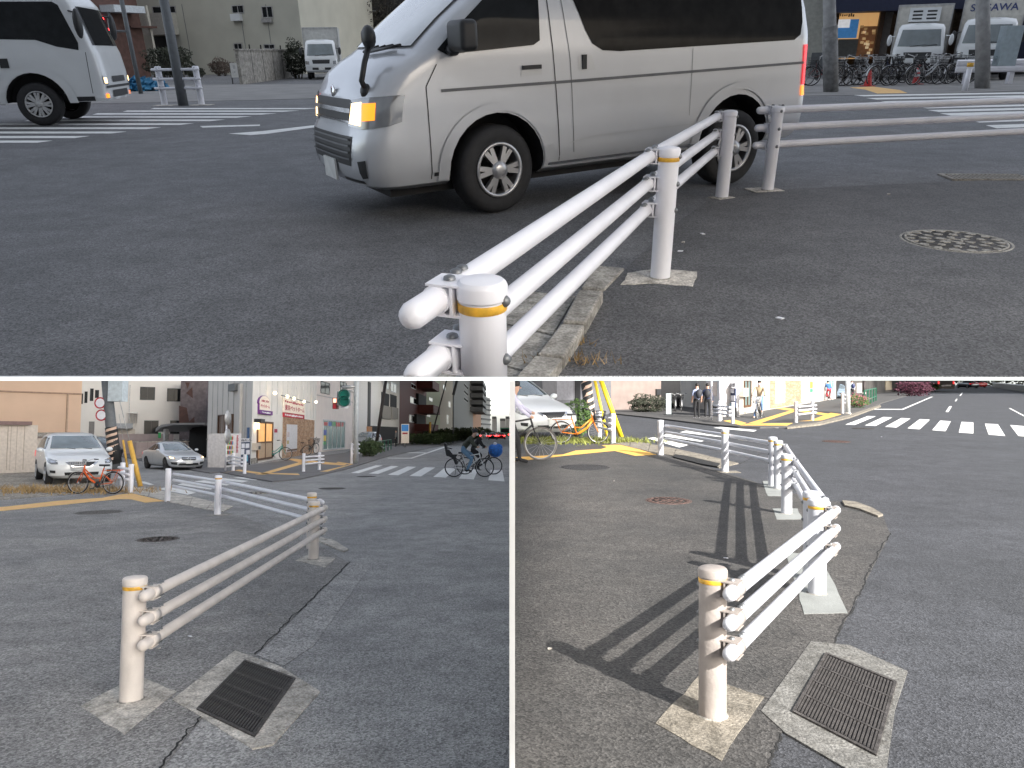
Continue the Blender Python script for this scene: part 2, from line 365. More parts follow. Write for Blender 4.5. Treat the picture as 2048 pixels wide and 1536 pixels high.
def bicycle(stage, name, label, frame_m, loc, rz, basket=None, rack=True, step=True, sc=1, group=None, seat_m=None, child=False, drop=False, tyre=None):
    t = thing(stage, name, label, 'bicycle', loc, rz, group, sc); r = .335; fx, rx = .56, -.54; tm = tyre or M_rub
    for x in (rx, fx):
        mb = MB(); torus(mb, (x, 0, r), r - .018, .019); wv = mb.build('wheel', tm, t)
        mb = MB(); torus(mb, (x, 0, r), r - .04, .009, 28, 6); mb.tube([(x, -.05, r), (x, .05, r)], .022, 8)
        for k in range(18):
            a = 2 * math.pi * k / 18 + .1; e = .02 if k % 2 else -.02
            mb.tube([(x, e, r), (x + (r - .04) * math.cos(a), 0, r + (r - .04) * math.sin(a))], .0022, 3, caps=False)
        mb.build('rim', M_steel, wv)
    bb = (-.08, 0, .28); st = (-.24, 0, .78); hd = (.36, 0, .86); hb = (.41, 0, .66); f = MB()
    f.tube([bb, st], .019); f.tube([bb, (rx, .05, r)], .011); f.tube([bb, (rx, -.05, r)], .011)
    f.tube([(-.20, 0, .62), (rx, .05, r)], .010); f.tube([(-.20, 0, .62), (rx, -.05, r)], .010); f.tube([hd, hb], .022)
    if step: f.tube([(.40, 0, .70), (.22, 0, .46), (.02, 0, .33), bb], .032); f.tube([(.385, 0, .76), (.05, 0, .47), (-.16, 0, .48)], .02)
    else: f.tube([(.40, 0, .70), bb], .022); f.tube([(.37, 0, .82), (-.22, 0, .72)], .019)
    f.build('frame', frame_m, t)
    k = MB(); k.tube([hb, (.45, .05, .56), (fx, .055, r)], .012); k.tube([hb, (.45, -.05, .56), (fx, -.055, r)], .012); k.build('fork', frame_m, t)
    h = MB(); h.tube([hd, (.34, 0, .96)], .014)
    if drop: h.tube([(.36, -.26, .93), (.40, -.2, .96), (.34, 0, .96), (.40, .2, .96), (.36, .26, .93)], .013)
    else: h.tube([(.14, -.29, 1.02), (.28, -.24, 1.03), (.36, -.1, .98), (.34, 0, .97), (.36, .1, .98), (.28, .24, 1.03), (.14, .29, 1.02)], .012)
    hh = h.build('handlebar', M_steel, t)
    g = MB()
    for sy in (-1, 1): g.tube([(.13, sy * .29, 1.02) if not drop else (.35, sy * .26, .93), (.25, sy * .25, 1.03) if not drop else (.40, sy * .21, .955)], .018, 8)
    g.build('grip', M_blk, hh, kind='stuff')
    s = MB().prism([(-.38, .03), (-.37, .085), (-.29, .095), (-.16, .03), (-.09, .018), (-.09, -.018), (-.16, -.03), (-.29, -.095), (-.37, -.085), (-.38, -.03)], .83, .885)
    s.tube([st, (-.25, 0, .84)], .014); s.build('saddle', seat_m or M_blk, t)
    c = MB(); c.lathe([(.02, .045), (.095, .045), (.095, .05), (.02, .05)], 20, 'y', (bb[0], 0, bb[2]))
    for sg in (1, -1): c.tube([(bb[0], .06 * sg, bb[2]), (bb[0] + .12 * sg, .075 * sg, bb[2] - .11 * sg)], .01, 6); c.box(bb[0] + .12 * sg - .045, bb[0] + .12 * sg + .045, .08 * sg - .02 if sg < 0 else .08, .08 * sg + .02 if sg < 0 else .16, bb[2] - .11 * sg - .012, bb[2] - .11 * sg + .012)
    c.tube([(bb[0], .048, bb[2] + .09), (rx, .048, r + .04)], .007, 4); c.tube([(bb[0], .048, bb[2] - .09), (rx, .048, r - .04)], .007, 4)
    c.build('crank_set', M_blk, t)
    for x, a0, a1 in ((rx, 10, 175), (fx, 20, 150)):
        pts = [(x + (r + .018) * math.cos(R(a)), 0, r + (r + .018) * math.sin(R(a))) for a in range(a0, a1 + 1, 11)]
        m = MB()
        for p, q in zip(pts, pts[1:]): m.add([(p[0], -.03, p[2]), (p[0], .03, p[2]), (q[0], .03, q[2]), (q[0], -.03, q[2])], [(0, 1, 2, 3)], True)
        m.build('mudguard', M_blk if drop else M_steel, t)
    if rack:
        m = MB()
        for sy in (-.06, .06): m.tube([(-.22, sy, .70), (-.80, sy, .72)], .009, 6); m.tube([(-.72, sy, .72), (rx, sy, r)], .007, 6)
        for x in (-.35, -.5, -.65, -.8): m.tube([(x, -.06, .715), (x, .06, .715)], .007, 6)
        m.build('rear_rack', frame_m if rack == 'frame' else M_blk, t)
    if basket:
        m = MB(); z0, z1 = .70, .96
        for i in range(9):
            y = -.17 + .34 * i / 8
            for x0, x1 in ((.46, .43), (.70, .76)): m.tube([(x0, y * .8, z0), (x1, y, z1)], .005, 4)
        for i in range(7):
            q = i / 6
            for sy in (-1, 1): m.tube([(lerp(.46, .70, q), sy * .136, z0), (lerp(.43, .76, q), sy * .17, z1)], .005, 4)
            m.tube([(lerp(.46, .70, q), -.136, z0), (lerp(.46, .70, q), .136, z0)], .005, 4)
        for z, e in ((.79, .35), (.88, .7), (.96, 1)):
            a, b, y = lerp(.46, .43, e), lerp(.70, .76, e), lerp(.136, .17, e); m.tube([(a, -y, z), (b, -y, z), (b, y, z), (a, y, z), (a, -y, z)], .006, 4)
        m.build('basket', basket, t)
    if child:
        m = MB(); m.box(-.78, -.42, -.14, .14, .74, .80); m.prism([(-.80, .76), (-.74, .76), (-.80, 1.18), (-.90, 1.22)], -.15, .15, 'y')
        for sy in (-1, 1): m.prism([(-.80, .78), (-.5, .78), (-.46, .62), (-.40, .45), (-.48, .45), (-.56, .66), (-.72, .95), (-.82, 1.0)], sy * .15, sy * .17, 'y')
        m.tube([(-.84, -.13, 1.05), (-.62, -.15, 1.0), (-.62, .15, 1.0), (-.84, .13, 1.05)], .015, 6)
        m.build('child_seat', M_blk, t)
    m = MB().tube([(rx + .06, .06, .30), (rx + .02, .16, .012)], .008, 6); m.build('kickstand', M_blk, t)
    return t

BODY = dict(pelvis=(0, 0, .93), chest=(0, 0, 1.28), neck=(0, 0, 1.46), head=(0.02, 0, 1.60), crown=(.01, 0, 1.68),
            sl=(0, .18, 1.40), el=(-.02, .23, 1.13), hl=(.05, .24, .88), fl=(.07, .23, .80), sr=(0, -.18, 1.40), er=(-.02, -.23, 1.13), hr=(.05, -.24, .88), fr=(.07, -.23, .80),
            hpl=(0, .09, .90), kl=(.03, .10, .49), al=(0, .10, .08), tl=(.16, .11, .04), hpr=(0, -.09, .90), kr=(.03, -.10, .49), ar=(0, -.10, .08), tr=(.16, -.11, .04))
RAD = dict(pelvis=.135, chest=.145, neck=.058, head=.088, crown=.062, sl=.065, el=.048, hl=.036, fl=.03, sr=.065, er=.048, hr=.036, fr=.03,
           hpl=.09, kl=.062, al=.045, tl=.038, hpr=.09, kr=.062, ar=.045, tr=.038)
BONES = [('pelvis', 'chest', 't'), ('chest', 'neck', 't'), ('neck', 'head', 's'), ('head', 'crown', 's'), ('chest', 'sl', 't'), ('sl', 'el', 't'), ('el', 'hl', 'a'), ('hl', 'fl', 's'),
         ('chest', 'sr', 't'), ('sr', 'er', 't'), ('er', 'hr', 'a'), ('hr', 'fr', 's'), ('pelvis', 'hpl', 'l'), ('hpl', 'kl', 'l'), ('kl', 'al', 'l'), ('al', 'tl', 'f'),
         ('pelvis', 'hpr', 'l'), ('hpr', 'kr', 'l'), ('kr', 'ar', 'l'), ('ar', 'tr', 'f')]
M_skin = mat('skin', (.55, .34, .25), .6, var=.06); M_hair = mat('black_hair', (.015, .013, .012), .6, var=.3, scale=40)
def person(stage, label, loc, rz, top, legs, shoes, pose={}, sleeves=True, mask=False, bag=None, sc=1, hair_len=.1, group=None, fat=1.0):
    J = dict(BODY); J.update(pose); names = list(J); t = thing(stage, 'person', label, 'person', loc, rz, group, sc)
    me = bpy.data.meshes.new('body'); me.from_pydata([J[n] for n in names], [(names.index(a), names.index(b)) for a, b, _ in BONES], [])
    o = bpy.data.objects.new('body', me); COL.objects.link(o); md = o.modifiers.new('s', 'SKIN')
    for i, n in enumerate(names):
        r = RAD[n] * (fat if n in ('pelvis', 'chest', 'sl', 'sr', 'el', 'er') else 1); me.skin_vertices[0].data[i].radius = (r, r * (.82 if n in ('chest', 'pelvis') else 1)); me.skin_vertices[0].data[i].use_root = (n == 'pelvis')
    ss = o.modifiers.new('ss', 'SUBSURF'); ss.levels = 2; ss.render_levels = 2
    dg = bpy.context.evaluated_depsgraph_get(); m2 = bpy.data.meshes.new_from_object(o.evaluated_get(dg)); bpy.data.objects.remove(o)
    m2.materials.clear()
    for m in (top, legs, shoes, M_skin): m2.materials.append(m)
    segs = [(Vector(J[a]), Vector(J[b]), {'t': 0, 'a': 0 if sleeves else 3, 'l': 1, 'f': 2, 's': 3}[k]) for a, b, k in BONES]
    for p in m2.polygons:
        best = (9, 0)
        for a, b, k in segs:
            d = b - a; u = max(0, min(1, (p.center - a).dot(d) / d.length_squared)); q = (a + d * u - p.center).length
            if q < best[0]: best = (q, k)
        p.material_index = best[1]
    m2.shade_smooth(); obj('body', m2, t)
    hd = Vector(J['head']); cr = Vector(J['crown']); n = MB(); c = hd.lerp(cr, .55)
    n.ball((c.x - .018, c.y, c.z + .03), .098, .092, .092, 14, 9); 
    if hair_len > .12: n.ball((c.x - .05, c.y, c.z - .06), .07, .088, .12, 12, 8)
    n.build('hair', M_hair, t)
    fx = hd.x + .085; f = MB().ball((fx - .002, hd.y, hd.z - .005), .016, .012, .02, 8, 6); f.build('nose', M_skin, t)
    e = MB()
    for sy in (-1, 1): e.ball((fx - .012, hd.y + sy * .034, hd.z + .022), .01, .012, .008, 8, 6)
    e.build('eyes', M_dark, t, kind='stuff')
    if mask: MB().ball((fx - .035, hd.y, hd.z - .035), .06, .062, .045, 12, 8).build('face_mask', mat('white_mask', (.8, .8, .8), .8), t)
    if bag:
        b = MB(); a = Vector(J['chest']); b.ball((a.x - .22, a.y, a.z - .05), .11, .16, .23, 14, 10); b.build('backpack', bag, t)
    return t

def leafy(name, m, parent, c, rx, ry, rz, n, size, seed=1, shell=.55, stage=None, stems=0):
    rd = random.Random(seed); V = []; F = []
    for i in range(n):
        while True:
            p = [rd.uniform(-1, 1) for _ in range(3)]; q = math.sqrt(sum(x * x for x in p))
            if q < 1 and (q > shell or rd.random() < .35): break
        lump = 1 + .18 * math.sin(5 * p[0] + seed) * math.cos(4 * p[1]) + .12 * math.sin(9 * p[2] + 2 * seed)
        P = Vector((c[0] + p[0] * rx * lump, c[1] + p[1] * ry * lump, c[2] + p[2] * rz * lump))
        a = Vector([rd.gauss(0, 1) for _ in range(3)]).normalized(); b = a.orthogonal().normalized(); s = size * rd.uniform(.6, 1.3); k = len(V)
        V += [P - a * s, P + b * s * .5, P + a * s, P - b * s * .5]; F.append((k, k + 1, k + 2, k + 3))
    return MB().add(V, F).build(name, m, parent, stage)

def shrub(stage, name, label, loc, rx, ry, h, m, n=900, size=.05, seed=1, group=None, cat='shrub'):
    t = thing(stage, name, label, cat, loc, 0, group); leafy('foliage', m, t, (0, 0, h * .52), rx, ry, h * .5, n, size, seed)
    mb = MB(); rd = random.Random(seed)
    for i in range(6): a = rd.uniform(0, 6.28); mb.tube([(rx * .25 * math.cos(a), ry * .25 * math.sin(a), 0), (rx * .7 * math.cos(a), ry * .7 * math.sin(a), h * .6)], .018 * h / .8, 5, .006)
    mb.build('stem', M_twig, t, kind='stuff'); return t

POST_H = .8
def guard_fence(stage, label, posts, runs, cat='guard fence', hp=POST_H, rp=.07, rr=.036, zs=(.70, .545, .39), pm=None, foot=None, bands=True, side=0.0, group=None, over=.16, one_name='guard_fence', pms=None, first_end=True):
    """posts: ground points; runs: (i, j, a, b, side) rails from post i to j, overshooting a and b metres, set off to the side of the posts"""
    P = [Vector((p[0], p[1], 0)) for p in posts]; t = thing(stage, one_name, label, cat, P[0], 0, group); O = P[0]
    for i, p in enumerate(P):
        q = p - O; m = (pms[i] if pms else pm) or M_post; po = MB().lathe([(rp, -.02), (rp, hp - .05)], 28, 'z', q).build('post', m, t)
        MB().lathe([(rp + .001, hp - .05), (rp + .004, hp - .046), (rp + .005, hp - .014), (rp + .001, hp - .005), (rp * .9, hp + .001), (rp * .5, hp + .006), (.001, hp + .008)], 28, 'z', q).build('cap', m, po).data.set_sharp_from_angle(angle=R(28))
        if bands is True or (bands and bands[i]): MB().lathe([(rp + .0015, hp - .078), (rp + .0022, hp - .077), (rp + .0022, hp - .055), (rp + .0015, hp - .054)], 28, 'z', q).build('reflective_band', M_band, po)
        if foot and foot[i]:
            f = foot[i]
            if isinstance(f[0], tuple):
                poly = []; pp_ = [U(stage, *w_) for w_ in f[:-1]]; rd = random.Random(i + 3)
                for w0, w1 in zip(pp_, pp_[1:] + pp_[:1]):
                    for k_ in range(5): w_ = w0.lerp(w1, k_ / 5) - O; poly.append((w_.x + rd.uniform(-.008, .008), w_.y + rd.uniform(-.008, .008)))
                MB().prism(poly, -.02, .0095).build('concrete_footing', f[-1], t)
                MB().lathe([(rp + .012, .008), (rp + .002, .016)], 24, 'z', q).build('mortar_ring', M_conc_d, po); continue
            c, s_ = math.cos(f[2]), math.sin(f[2])
            rd = random.Random(i + 3); poly = []
            for a, b in ((-1, -1), (-.3, -1.03), (.4, -.97), (1, -1), (1.02, .1), (1, 1), (.2, .98), (-1, 1), (-.98, .2)):
                a, b = a * f[0] * rd.uniform(.97, 1.03), b * f[1] * rd.uniform(.97, 1.03); poly.append((q.x + a * c - b * s_ + f[4][0], q.y + a * s_ + b * c + f[4][1]))
            MB().prism(poly, -.02, .009).build('concrete_footing', f[3], t)
            MB().lathe([(rp + .012, .008), (rp + .002, .016)], 24, 'z', q).build('mortar_ring', M_conc_d, po)
    for (i, j, a, b, sd) in runs:
        A, B = P[i] - O, P[j] - O; d = (B - A).normalized(); nrm = Vector((d.y, -d.x, 0)); off = nrm * sd * (rp + rr + .012)
        for z in zs:
            pa = A - d * a + off + Vector((0, 0, z)); pb = B + d * b + off + Vector((0, 0, z)); L = (pb - pa).length
            pts = [pa + (pb - pa) * k / 8 for k in range(9)]
            ra = MB().tube(pts, rr, 16, round_ends=True).build('rail', (pms[min(i, j)] if pms else pm) or M_post, t)
            for E, e in ((A, 1), (B, -1)):
                if (E is A and a < -.001) or (E is B and b < -.001): continue
                c = E + off + Vector((0, 0, z)); q = MB()          # clamp plate that wraps the rail on to the post, and its bolts
                u1, u2 = d * .065, nrm * sd
                def bx(cc, hx, hy, hz):
                    V = [cc + d * (sx * hx) + nrm * (sy * hy) + Vector((0, 0, sz * hz)) for sz in (-1, 1) for sy in (-1, 1) for sx in (-1, 1)]
                    q.add(V, [(0, 2, 3, 1), (4, 5, 7, 6), (0, 1, 5, 4), (2, 6, 7, 3), (0, 4, 6, 2), (1, 3, 7, 5)])
                bx(c - nrm * sd * .022 + Vector((0, 0, rr + .004)), .05, rr + .012, .003)
                bx(c - nrm * sd * .022 - Vector((0, 0, rr + .004)), .05, rr + .012, .003)
                bx(c - nrm * sd * (rr + .008), .05, .004, rr + .004)
                q.tube([c - d * .05, c + d * .05], rr + .0035, 16)
                q.build('clamp', (pms[min(i, j)] if pms else pm) or M_post, ra)
                q = MB()
                for dd, oo in ((0, -.02), (.085 * e, 0), (.125 * e, 0)):
                    cc = c + d * dd + nrm * sd * oo; ht = rr + (.008 if dd == 0 else .001)
                    for sz in (1, -1): q.lathe([(.017, sz * ht), (.015, sz * (ht + .008)), (.006, sz * (ht + .012)), (.001, sz * (ht + .012))], 10, 'z', cc)
                cc = c - nrm * sd * (2 * rp + rr + .012); q.ball(cc + nrm * sd * 0, .016, .016, .016, 8, 6)
                q.build('bolts', M_bolt, ra, kind='stuff')
    return t

class Fac:                                         # a wall standing on the line A-B; x along it, -y towards the street
    def __init__(s, stage, root, A, B, mat0=None):
        s.stage, s.root = stage, root; s.A = Vector((A[0], A[1], 0)); B = Vector((B[0], B[1], 0)); s.L = (B - s.A).length; X = (B - s.A).normalized(); Y = Vector((-X.y, X.x, 0))
        s.X, s.Y = X, Y; Mx = Matrix((X, Y, Vector((0, 0, 1)))).transposed().to_4x4(); Mx.translation = s.A
        if root is None: raise ValueError
        s.M = root.matrix_basis.inverted() @ Mx if root.matrix_basis != Matrix.Identity(4) else Mx
    def px(s, u, v):
        d = ray(s.stage, u, v); O = Vector((0, 0, STAGE[s.stage][2])); t = (s.A - O).dot(s.Y) / d.dot(s.Y); P = O + d * t
        return (P - s.A).dot(s.X), P.z
    def rect(s, u0, v0, u1, v1):
        um, vm = (u0 + u1) / 2, (v0 + v1) / 2; a, b = s.px(u0, vm)[0], s.px(u1, vm)[0]; return min(a, b), max(a, b), s.px(um, v1)[1], s.px(um, v0)[1]
    def box(s, name, x0, x1, y0, y1, z0, z1, m, parent=None):
        o = MB().box(x0, x1, y0, y1, z0, z1).build(name, m, parent or s.root)
        if parent is None: o.matrix_basis = s.M
        return o
    def wall(s, H, depth, m, name='wall', x0=0, x1=None, z0=-.4): return s.box(name, x0, s.L if x1 is None else x1, 0, depth, z0, H, m)
    def panel(s, name, r, m, y=-.03, parent=None, th=None):
        x0, x1, z0, z1 = s.rect(*r); return s.box(name, x0, x1, y, y + (th or abs(y) + .01), z0, z1, m, parent)
    def window(s, r, fm, gm, name='window', fw=.06, mull=1, proud=.04, rows=1):
        x0, x1, z0, z1 = s.rect(*r); mb = MB(); f = min(fw, (x1 - x0) * .2)
        for a in ((x0, x1, z1 - f, z1), (x0, x1, z0, z0 + f), (x0, x0 + f, z0 + f, z1 - f), (x1 - f, x1, z0 + f, z1 - f)): mb.box(a[0], a[1], -proud, .02, a[2], a[3])
        for i in range(1, mull + 1): c = lerp(x0, x1, i / (mull + 1)); mb.box(c - f * .4, c + f * .4, -proud + .004, .02, z0 + f, z1 - f)
        for i in range(1, rows): c = lerp(z0, z1, i / rows); mb.box(x0 + f, x1 - f, -proud + .006, .02, c - f * .4, c + f * .4)
        o = mb.build(name, fm, s.root); o.matrix_basis = s.M
        MB().box(x0 + f * .5, x1 - f * .5, -.012, .01, z0 + f * .5, z1 - f * .5).build('pane', gm, o)
        return o
    def text(s, r, body, m, y=-.06, name='lettering', parent=None):
        x0, x1, z0, z1 = s.rect(*r); L = Matrix.Translation(((x0 + x1) / 2, y, (z0 + z1) / 2))
        return text(name, body, x1 - x0, z1 - z0, m, s.root, s.M @ L)
def marks(f, r, n, m, y, seed=1, vertical=False):    # an illegible line of print: small uneven strokes
    rd = random.Random(seed); x0, x1, z0, z1 = f.rect(*r); mb = MB()
    for i in range(n):
        if vertical: a, b = lerp(z0, z1, i / n), lerp(z0, z1, (i + .75) / n); mb.box(lerp(x0, x1, rd.uniform(0, .25)), lerp(x0, x1, rd.uniform(.7, 1)), y, y + .02, a, b)
        else: a, b = lerp(x0, x1, i / n), lerp(x0, x1, (i + rd.uniform(.5, .8)) / n); mb.box(a, b, y, y + .02, lerp(z0, z1, rd.uniform(0, .3)), lerp(z0, z1, rd.uniform(.7, 1)))
    o = mb.build('print', m, f.root, kind='stuff'); o.matrix_basis = f.M; return o
def building(stage, name, label, A, cat='building'):
    return thing(stage, name, label, cat, (0, 0, 0))
def manhole(stage, label, u, v, r, m, style=0, name='manhole_cover', z=.006, m2=None):
    m2 = m2 or mat(m.name + '_recess', (.05, .045, .042), .8, var=.3, scale=30)
    P = U(stage, u, v); t = thing(stage, name, label, 'manhole cover', (P.x, P.y, z), .4 + style)
    MB().lathe([(r, -.006), (r, .0), (r * .955, .002), (r * .95, -.001)], 44).build('rim', m, t)
    MB().lathe([(r * .94, -.004), (r * .94, .0), (.001, .0)], 40).build('cover', m2, t)
    mb = MB(); rd = random.Random(int(u))
    if style == 0:                                  # ribbed grid
        n = int(r / .028)
        for i in range(-n, n + 1):
            x = i * .028; c = math.sqrt(max(0, (r * .9) ** 2 - x * x))
            k = -c
            while k < c - .02: e = min(c, k + .075); mb.box(x - .008, x + .008, k, e, 0, .004); k = e + .02
    else:                                           # petals and bands
        for j in range(3):
            rr = r * (.25 + .28 * j); n = 6 + 6 * j
            for i in range(n):
                a = 2 * math.pi * (i + .5 * j) / n; q = rd.uniform(.8, 1.1); w = r * .11 * q
                ca, sa = math.cos(a), math.sin(a); pts = [(rr - w, 0), (rr - w * .2, w * .8), (rr + w, w * .45), (rr + w * .6, 0), (rr + w, -w * .45), (rr - w * .2, -w * .8)]
                mb.prism([(x * ca - y * sa, x * sa + y * ca) for x, y in pts], 0, .005)
        for a, b in ((.87, .92), (.10, .14)): mb.lathe([(r * a, 0), (r * a, .005), (r * b, .005), (r * b, 0)], 36)
    mb.build('raised_pattern', m, t, kind='stuff'); return t

# ================================================================== UPPER STAGE (dusk view with the van)
S = 'TOP'
e0, e1 = U(S, -160, 754), U(S, 2210, 754)
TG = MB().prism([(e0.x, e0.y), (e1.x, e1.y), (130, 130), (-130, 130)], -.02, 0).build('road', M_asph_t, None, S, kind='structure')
MB().prism([(e0.x, e0.y - .012), (e1.x, e1.y - .012), (e1.x, e1.y), (e0.x, e0.y)], -.036, .006).build('kerb_edge', mat('white_edging', (.88, .87, .86), .6, var=.04), None, S, kind='structure')  # white fascia of the stage shell along its front edge, no kerb
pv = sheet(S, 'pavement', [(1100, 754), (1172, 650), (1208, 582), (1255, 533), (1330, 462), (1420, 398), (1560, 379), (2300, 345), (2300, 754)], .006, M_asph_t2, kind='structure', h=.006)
sheet(S, 'far_pavement', [(-200, 212), (300, 205), (660, 196), (660, 168), (-200, 172)], .01, mat('pale_pavement', (.23, .225, .22), .9, var=.15, scale=1, bump=.2), kind='structure', h=.01)
sheet(S, 'far_pavement', [(1590, 192), (1905, 186), (2200, 176), (2200, 152), (1590, 158)], .01, MATS['pale_pavement'], kind='structure', h=.01)
for q in ([(1010, 578), (1150, 592), (1105, 668), (985, 640)], [(983, 645), (1103, 672), (1050, 740), (935, 710)], [(932, 714), (1048, 744), (1041, 753), (872, 753)]):
    sheet(S, 'gutter_slab', q, .008, M_conc_d, TG, h=.012)
for q, h in (([(1190, 530), (1250, 535), (1210, 577), (1163, 573)], .02), ([(1158, 578), (1207, 581), (1172, 643), (1125, 640)], .075), ([(1122, 646), (1170, 649), (1128, 712), (1075, 706)], .07), ([(1071, 711), (1125, 717), (1098, 752), (1034, 752)], .065)):
    P = [U(S, u, v, h) for u, v in q]; k = MB().prism([(p.x, p.y) for p in P], -.01, h).build('kerb_stone', M_conc_d, TG)
    bv = k.modifiers.new('bevel', 'BEVEL'); bv.width = .012; bv.segments = 2
for i, y in enumerate((216, 221, 226.5, 232.5, 239, 246.5, 254.5, 263, 272, 281)):
    t = .45 * (4.6 + i * .55); a = (y - 214) / 70; xl = 330 - 560 * min(1, a * 1.35); xr = 655 - 575 * a
    sheet(S, 'crosswalk_stripe', [(xl - 9 * (t / 2.4), y + t), (xr - 30, y + t), (xr, y), (xl, y)], .004, M_white, TG)
for xl, y, t in ((1706, 190, 2.6), (1732, 196, 3), (1762, 202.5, 3.2), (1833, 213.5, 3.2), (1856, 220, 3.8), (1880, 226.5, 4.4), (1937, 240, 5), (1972, 250.5, 6)):
    sheet(S, 'crosswalk_stripe', [(xl, y), (2200, y - 8), (2200, y + t - 8), (xl + 22, y + t)], .004, M_white, TG)
sheet(S, 'lane_line', [(458, 267), (525, 262), (640, 249), (640, 253), (530, 268), (500, 270)], .004, M_white, TG)
sheet(S, 'lane_line', [(400, 252), (520, 249), (520, 251.5), (405, 255)], .004, M_white, TG)
sheet(S, 'tactile_strip', [(1700, 175), (1745, 173), (1800, 180), (1815, 186), (1755, 187), (1730, 179)], .014, M_yel_bl, None, 'structure')
manhole(S, 'pale round manhole cover with leaf pattern in dark pavement beside fence', 1910, 483, .375, M_ironl, 1, m2=mat('pale_recess', (.17, .16, .145), .8, var=.3, scale=30))
# drain at the right edge
dg_ = thing(S, 'drain_grate', 'slotted steel drain grate at the kerb, right edge of upper view', 'drain grate', U(S, 1970, 356) + Vector((0, 0, .012)), -.12)
MB().box(-.42, .42, -.19, -.165, -.012, .006).box(-.42, .42, .165, .19, -.012, .006).box(-.42, -.395, -.165, .165, -.012, .006).box(.395, .42, -.165, .165, -.012, .006).build('frame', M_conc_d, dg_)
MB().box(-.395, .395, -.165, .165, -.012, -.008).build('pit', M_dark, dg_)
gb = MB().box(-.012, .012, -.165, .165, -.008, .003).mesh('grate_bar', M_ironl)
for i in range(17): obj('grate_bar', gb, dg_).location = (-.37 + i * .046, 0, 0)

# near fence: it runs off the front edge of the stage
P1, P2, P3, P4 = U(S, 963, 560, .8), U(S, 1320, 557), U(S, 1443, 396), U(S, 1535, 381)
P5 = P4 + (U(S, 2036, 266, .435) - P4).normalized() * 5.6; P5.z = 0
guard_fence(S, 'white tubular guard fence with three rails running diagonally beside the van', [P1, P2, P3], [(0, 1, .17, 0, -1), (1, 2, 0, .0, -1)], rp=.062, zs=(.75, .59, .435), bands=(True, True, False),
            foot=[None, ((1256, 548), (1310, 540), (1395, 546), (1385, 575), (1300, 569), (1242, 572), M_conc), (.10, .085, .5, M_conc, (0, 0))])
guard_fence(S, 'white tubular guard fence leading off to the right behind the manhole', [P4, P5], [(0, 1, .13, 0, -1)], rp=.058, zs=(.765, .60, .435), bands=False, foot=[(.16, .13, .2, M_conc, (-.03, .02)), None])
Q = [U(S, 330, 211), U(S, 404, 210)]
guard_fence(S, 'short white guard fence around the dark pole across the road', Q, [(0, 1, .12, .12, 1)], rp=.085, hp=1.05, zs=(.97, .72, .47), bands=False, foot=[(.3, .22, 0, M_conc, (0, 0))] * 2)

# ---------------- silver van
a, b = U(S, 998, 424), U(S, 1462, 373); hd = (a - b); k = hd.length / 2.57; rz = math.atan2(hd.y, hd.x) + R(2.5); hd = Vector((math.cos(rz), math.sin(rz), 0)) * hd.length * 1.02; k *= 1.02; XA = -.07; PT = R(1.7)
side = Vector((-math.sin(rz), math.cos(rz), 0)); org = a - side * (.80 * k) - hd.normalized() * (XA * k)
VR = [(0.27, 0.93, -3.52, 0.7, 0.344, 3.5, 0.25, 3), (0.31, 1.02, -3.58, 0.79, 0.361, 3.5, 0.22, 3.4), (0.4, 1.075, -3.62, 0.832, 0.37, 3.5, 0.2, 4), (0.56, 1.085, -3.625, 0.845, 0.361, 3.5, 0.18, 4), (0.68, 1.07, -3.62, 0.848, 0.361, 3.5, 0.18, 4), (0.74, 1.035, -3.61, 0.848, 0.361, 3.5, 0.18, 4), (0.92, 1.01, -3.6, 0.85, 0.378, 3.5, 0.18, 4), (1.0, 0.975, -3.6, 0.848, 0.368, 3.3, 0.18, 4), (1.11, 0.9, -3.595, 0.846, 0.384, 3.3, 0.18, 4), (1.19, 0.79, -3.59, 0.843, 0.4, 3.3, 0.18, 4), (1.245, 0.68, -3.585, 0.84, 0.4, 3.3, 0.18, 4), (1.29, 0.605, -3.58, 0.833, 0.384, 3.3, 0.18, 4), (1.48, 0.345, -3.54, 0.812, 0.3, 3.6, 0.2, 4), (1.7, 0.03, -3.48, 0.775, 0.3, 3.6, 0.22, 3.6), (1.82, -0.12, -3.44, 0.75, 0.3, 3.6, 0.25, 3.2), (1.9, -0.27, -3.38, 0.7, 0.5, 2.4, 0.3, 3), (1.95, -0.45, -3.28, 0.62, 0.5, 2.3, 0.35, 2.6), (1.98, -0.75, -3.1, 0.46, 0.45, 2.2, 0.4, 2.4), (1.99, -1.1, -2.8, 0.2, 0.3, 2, 0.3, 2)]
v = Veh(S, 'van', 'silver passenger van with lit headlights turning at the junction', 'van', VR, org, rz, k)
v.root.rotation_euler = (0, PT, rz)
v.body(M_silver, [(XA, .36, .435), (XA - 2.57, .36 - .03, .435)])
